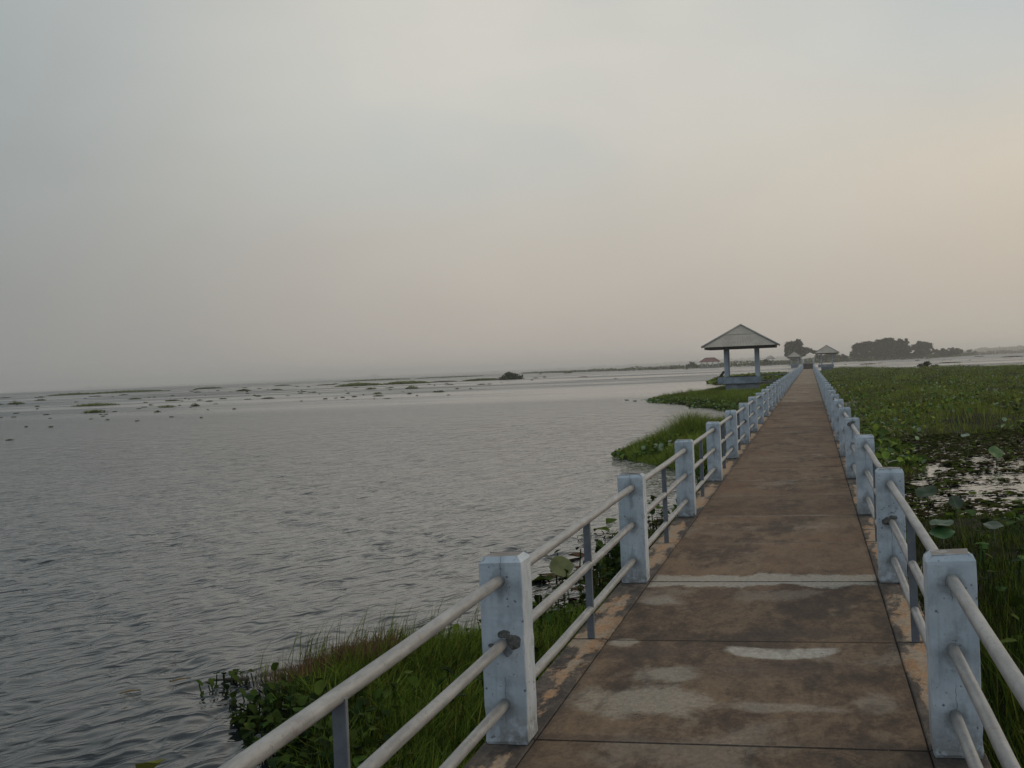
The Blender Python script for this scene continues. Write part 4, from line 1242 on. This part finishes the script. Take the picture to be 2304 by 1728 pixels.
SPK = [(z6, 1213, 1240, 350, 8), (z6, 1378, 1430, 325, 11), (z6, 2120, 2155, 332, 10), (z6, 1560, 1613, 372, 11), (z6, 1735, 1788, 376, 10), (z6, 1815, 1860, 354, 14), (z6, 1465, 1515, 390, 12),
       (z6, 1400, 1440, 382, 10), (z6, 1003, 1045, 432, 12), (z6, 1090, 1145, 466, 16), (z6, 90, 135, 476, 14), (z6, 78, 115, 502, 12), (z6, 310, 350, 485, 13), (z6, 0, 15, 505, 9), (z6, 1655, 1680, 445, 13),
       (z6, 258, 275, 444, 8), (z6, 1310, 1325, 370, 8), (z6, 1088, 1105, 360, 8), (z6, 2035, 2060, 350, 8), (z6, 755, 775, 522, 12), (z6, 1425, 1437, 506, 6), (z6, 1285, 1305, 388, 7), (z6, 795, 808, 358, 6),
       (z6, 180, 195, 572, 6), (z6, 50, 90, 664, 6), (z6, 960, 990, 530, 6), (z6, 1210, 1235, 501, 6), (z6, 350, 372, 573, 6), (z6, 550, 566, 330, 6), (z6, 1630, 1642, 322, 6), (z6, 1455, 1467, 346, 6),
       (z7, 405, 460, 229, 8), (z7, 972, 998, 208, 7), (z7, 65, 95, 290, 11), (z7, 160, 190, 282, 9), (z7, 222, 255, 278, 10), (z7, 1212, 1230, 186, 6), (z7, 795, 820, 234, 12), (z7, 875, 890, 235, 10),
       (z7, 0, 30, 254, 9), (z7, 285, 293, 268, 9), (z7, 345, 352, 290, 8), (z7, 400, 440, 288, 5), (z7, 580, 592, 272, 8), (z7, 678, 686, 215, 10), (z7, 1260, 1275, 152, 5), (z7, 1480, 1530, 168, 5), (z7, 1675, 1690, 178, 5),
       (z7, 1735, 1755, 297, 6), (z7, 1780, 1802, 302, 9), (z7, 1870, 1885, 127, 4), (z7, 2065, 2085, 126, 4), (z7, 1050, 1056, 198, 5),
       (z3, 1000, 1055, 368, 8), (z3, 1210, 1245, 386, 4), (z3, 1530, 1555, 388, 5), (z3, 1300, 1312, 388, 6), (z3, 0, 30, 440, 6), (z3, 420, 460, 424, 6)]
for k, (fn, a, b_, yb, hp) in enumerate(SPK):
    (xa, yy), (xb, _) = fn(a, yb), fn(b_, yb)
    s_ = {z6: 3.16, z7: 2.458, z3: 5.475}[fn]
    island(xa, xb, yy, hp / s_, TUFT, 0, 500 + k, k % 3 == 0)
gs = random.Random(1234)
for k in range(60):
    sx_ = gs.uniform(0, 1150) if k % 3 else gs.uniform(0, 700); hz_ = 883 - .0414 * sx_
    sy_ = hz_ + 12 + 62 * gs.random() ** 1.5 * (1 - sx_ / 2600)
    wd_ = gs.uniform(3, 12)
    island(sx_, sx_ + wd_, sy_, gs.uniform(1.2, 2.6), TUFT, gs.choice((0, 0, 1)), 700 + k, gs.random() < .4)
b0 = at_z(*z7(1100, 182))
bd = math.hypot(b0.x, b0.y)
bush('bush', (b0.x, b0.y, WZ), 84 / 2.458 / 2819.5 * bd, 36 / 2.458 / 2819.5 * bd, 'big dark bush on the low island out on the lake', 1500, (G_DARK, G_DEEP, G_MID), .45, 9)

# ------------------------------------------------------------------ trees and far shores


def tree(px, py_base, Y, blobs, label, seed, name='tree', leaf=.75, trunk=True, group=None, dens=1.0, tw=.45, pal=(G_DARK, G_DEEP, G_MID, G_DARK)):
    """blobs: (centre column, centre row, half width, half height) of each clump of the crown in photo pixels"""
    g = np.random.default_rng(seed)
    base = at_y(px, py_base, Y)
    zb = WZ + .3
    root = empty(name, (base.x, Y, zb)); tag(root, label, 'tree', group)
    v = Veg(); k = Y / 2819.5; lim = []
    for (bx, by, rw, rh) in blobs:
        c = at_y(bx, by, Y); rx, rz = rw * k, rh * k; ry = max(rx * .8, rz * .7)
        yo = g.uniform(-.5, .5) * rx
        lim.append((c.x - base.x, yo, c.z - zb, rx))
        sub = max(8, int(rx * rz * 1.4)); dirs = g.standard_normal((sub, 3)); dirs /= np.linalg.norm(dirs, axis=1)[:, None]
        rad = g.uniform(.45, 1.0, sub) ** .6
        S = dirs * rad[:, None] * np.array([rx, ry, rz]) * .92
        m = int(dens * 110 * max(rx * rz, 4)); i = g.integers(0, sub, m)
        P = S[i] + g.normal(0, 1, (m, 3)) * np.array([rx * .13, ry * .13, rz * .10])
        P = P + np.array([c.x - base.x, yo, c.z - zb])
        P[:, 2] = np.maximum(P[:, 2], .1)
        v.leaves(P, g.uniform(.5, 1.2, m) * leaf, g.uniform(-1.2, 1.2, m), g.uniform(0, 6.28, m), tints(m, pal, .3, g), .6, .3, None, 6)
    v.build('crown', M_TREE, root)
    if trunk:
        b = MB(); cz = np.mean([q[2] for q in lim])
        b.tube([(0, 0, -.5), (tw * .3, 0, cz * .35), (0, .2, cz * .75)], [tw, tw * .75, tw * .45], 8)
        for q in lim[:9]: b.tube([(tw * .2, 0, cz * .3), (q[0] * .5, q[1] * .5, cz * .3 + (q[2] - cz * .3) * .6), (q[0] * .9, q[1] * .9, q[2])], [tw * .45, tw * .3, tw * .12], 6)
        b.build('trunk', M_BARK, root)
    return root


GT = 'trees on the far shore'
tree(1797, 812, 900, [(1785, 782, 20, 16), (1783, 792, 17, 15), (1795, 778, 13, 12), (1796, 770, 7, 6), (1778, 778, 8, 7), (1772, 789, 7, 8), (1792, 800, 16, 12), (1808, 790, 11, 10), (1820, 790, 9, 6), (1830, 792, 8, 4), (1803, 778, 5, 5), (1838, 793, 4, 3)],
     'rounded tree with a long low right limb behind the small pavilion left of the walkway', 31, group=GT, dens=1.0)
tree(1850, 808, 930, [(1852, 799, 14, 8), (1868, 797, 14, 8), (1880, 798, 12, 7), (1895, 802, 12, 5), (1838, 803, 10, 5)], 'low spreading tree behind the pavilion right of the walkway', 32, group=GT)
tree(1935, 806, 1060, [(1934, 784, 16, 13), (1944, 776, 14, 8), (1922, 797, 9, 9), (1950, 788, 16, 14), (1942, 799, 16, 8), (1955, 772, 9, 6)], 'leftmost of the big dark spreading trees, sloping to the lake at its left', 33, group=GT, tw=.6)
tree(1990, 806, 1075, [(1992, 776, 20, 14), (1975, 775, 16, 10), (2005, 773, 14, 11), (1990, 792, 26, 14), (2012, 786, 14, 14), (1972, 792, 14, 12), (1998, 766, 13, 6)], 'tallest of the big dark spreading trees, in the middle of the grove', 34, group=GT, tw=.7)
tree(2030, 805, 1085, [(2028, 775, 14, 12), (2037, 768, 7, 7), (2034, 786, 14, 14), (2044, 792, 10, 12), (2022, 793, 14, 12), (2041, 773, 6, 6)], 'big dark tree with a spiky top at the right of the grove', 35, group=GT, tw=.6)
tree(2075, 803, 1100, [(2073, 777, 19, 9), (2062, 783, 11, 8), (2087, 782, 11, 9), (2095, 787, 6, 8), (2080, 793, 16, 6), (2058, 796, 9, 7), (2074, 771, 11, 4)], 'separate umbrella shaped tree right of the big grove', 36, group=GT, tw=.5)
tree(2125, 800, 1150, [(2112, 792, 9, 6), (2125, 789, 10, 6), (2137, 790, 9, 7), (2148, 788, 9, 6), (2155, 792, 8, 6), (2163, 789, 4, 5), (2130, 796, 22, 4)], 'row of low bushy growth right of the umbrella shaped tree', 37, 'low_tree', trunk=True, group=GT, tw=.3)
tree(2181, 797, 1500, [(2181, 790, 6, 3), (2190, 793, 9, 2.5)], 'small low tree at the right end of the far trees', 38, 'low_tree', group=GT, tw=.25)


def shore(name, pts, label, top, Yd, n, leaf, pal, seed, kind='stuff', cat='reeds'):
    """belt of growth along a shore line given as (photo column, distance)"""
    g = np.random.default_rng(seed)
    xs = np.array([p[0] for p in pts], float); Ys = np.array([p[1] for p in pts], float)
    u = g.random(n); px = np.interp(u, np.linspace(0, 1, len(xs)), xs); Y = np.interp(px, xs, Ys)
    X = np.array([ray(p, 820) .x / ray(p, 820).y for p in px]) * Y
    dep = g.random(n) ** 1.5 * Yd
    tp = np.interp(px, xs, top) * (.45 + .95 * fbm(X * .06, X * 0 + seed, seed, 4)) * (.5 + .5 * sstep(dep, 0, Yd * .25))
    z = WZ + tp * g.uniform(.05, 1.0, n)
    v = Veg(); c = tints(n, pal, .3, g)
    v.leaves(np.stack((X, Y + dep, z), -1), g.uniform(.6, 1.3, n) * leaf * np.clip(Y / 900, .7, 5), g.uniform(-1.2, 1.2, n), g.uniform(0, 6.28, n), c, .6, .3, None, 6)
    return tag(v.build(name, M_TREE), label, cat, kind=kind)


shore('reed_belt', [(1170, 1500), (1261, 1160), (1420, 950), (1560, 850), (1680, 850), (1777, 930), (1850, 1000), (1913, 1050), (1985, 1060), (2100, 1100), (2160, 1400), (2200, 1700)], 'belt of reeds and scrub along the far shore below red hall and trees',
      [1.2, 1.8, 2.6, 3.2, 3.2, 4.0, 4.2, 4.0, 4.0, 3.8, 3.5, 3.5], 50, 16000, .55, (G_MID, G_DARK, G_LITE, G_DARK), 201)
shore('far_woodland', [(700, 8600), (1000, 8300), (1300, 7600), (1600, 6400), (1740, 6000), (1900, 6000)], 'faint hazy tree line on the horizon behind the red hall', [10, 10, 15, 24, 26, 26], 400, 9000, 1.3, (G_DARK, G_DEEP, G_MID), 202, cat='woodland')
shore('far_woodland', [(2080, 4400), (2160, 4200), (2230, 3900), (2304, 3700), (2420, 3600)], 'faint hazy tree line on the horizon at the right', [7, 11, 14, 15, 15], 300, 7000, 1.3, (G_DARK, G_DEEP, G_MID), 203, cat='woodland')
shore('reed_belt', [(2150, 1500), (2200, 1750), (2304, 2100), (2420, 2200)], 'low dark shore line at the right below the hazy trees', [4, 5, 6, 6], 60, 3500, .5, (G_DARK, G_MID, G_DEEP), 204)
shore('far_woodland', [(-120, 8800), (100, 8800), (190, 8800), (215, 8800), (260, 8800), (420, 8700), (560, 8700), (700, 8600)], 'faintest low tree line on the horizon at the left', [3, 4, 9, 18, 8, 8, 12, 12], 400, 7000, 1.2, (G_DARK, G_DEEP, G_MID), 205, cat='woodland')
for k, (px, rowy, Y, rw, rh, lab) in enumerate(((842, 847, 8000, 20, 5, 'hazy clump of trees on the horizon left of the big bush'), (200, 872, 8600, 9, 5, 'faint clump of trees on the horizon at far left'))):
    tree(px, rowy + 4, Y, [(px, rowy, rw * .6, rh), (px - rw * .5, rowy + 2, rw * .5, rh * .6), (px + rw * .5, rowy + 2, rw * .5, rh * .6)], lab, 40 + k, 'tree', leaf=4.0, trunk=True, dens=.012, tw=1.2)
bs = at_y(1555, 820, 835)
bush('bush', (bs.x, 838, WZ + .5), 7, 3.4, 'rounded dark bush on the far shore left of the red hall', 700, (G_DARK, G_MID, G_DEEP), .7, 12)
bs = at_y(1722, 812, 845)
bush('bush', (bs.x, 842, WZ + .5), 7, 3.2, 'hazy bush on the far shore left of the tiny pavilion', 700, (G_DARK, G_MID, G_DEEP), .7, 13)

# ------------------------------------------------------------------ haze
hz = bpy.data.materials.new('haze_air'); hz.use_nodes = True
n = NT(hz.node_tree); o_ = n.n('ShaderNodeOutputMaterial'); pv = n.n('ShaderNodeVolumePrincipled')
pv.inputs['Color'].default_value = (0.985, 0.965, 0.935, 1); pv.inputs['Density'].default_value = 0.00026
pv.inputs['Anisotropy'].default_value = 0.6
n.put(o_.inputs['Volume'], pv.outputs[0])
o = MB().box(-9700, 9700, -9700, 9700, -3.3, 46).build('haze', hz)
tag(o, kind='stuff')
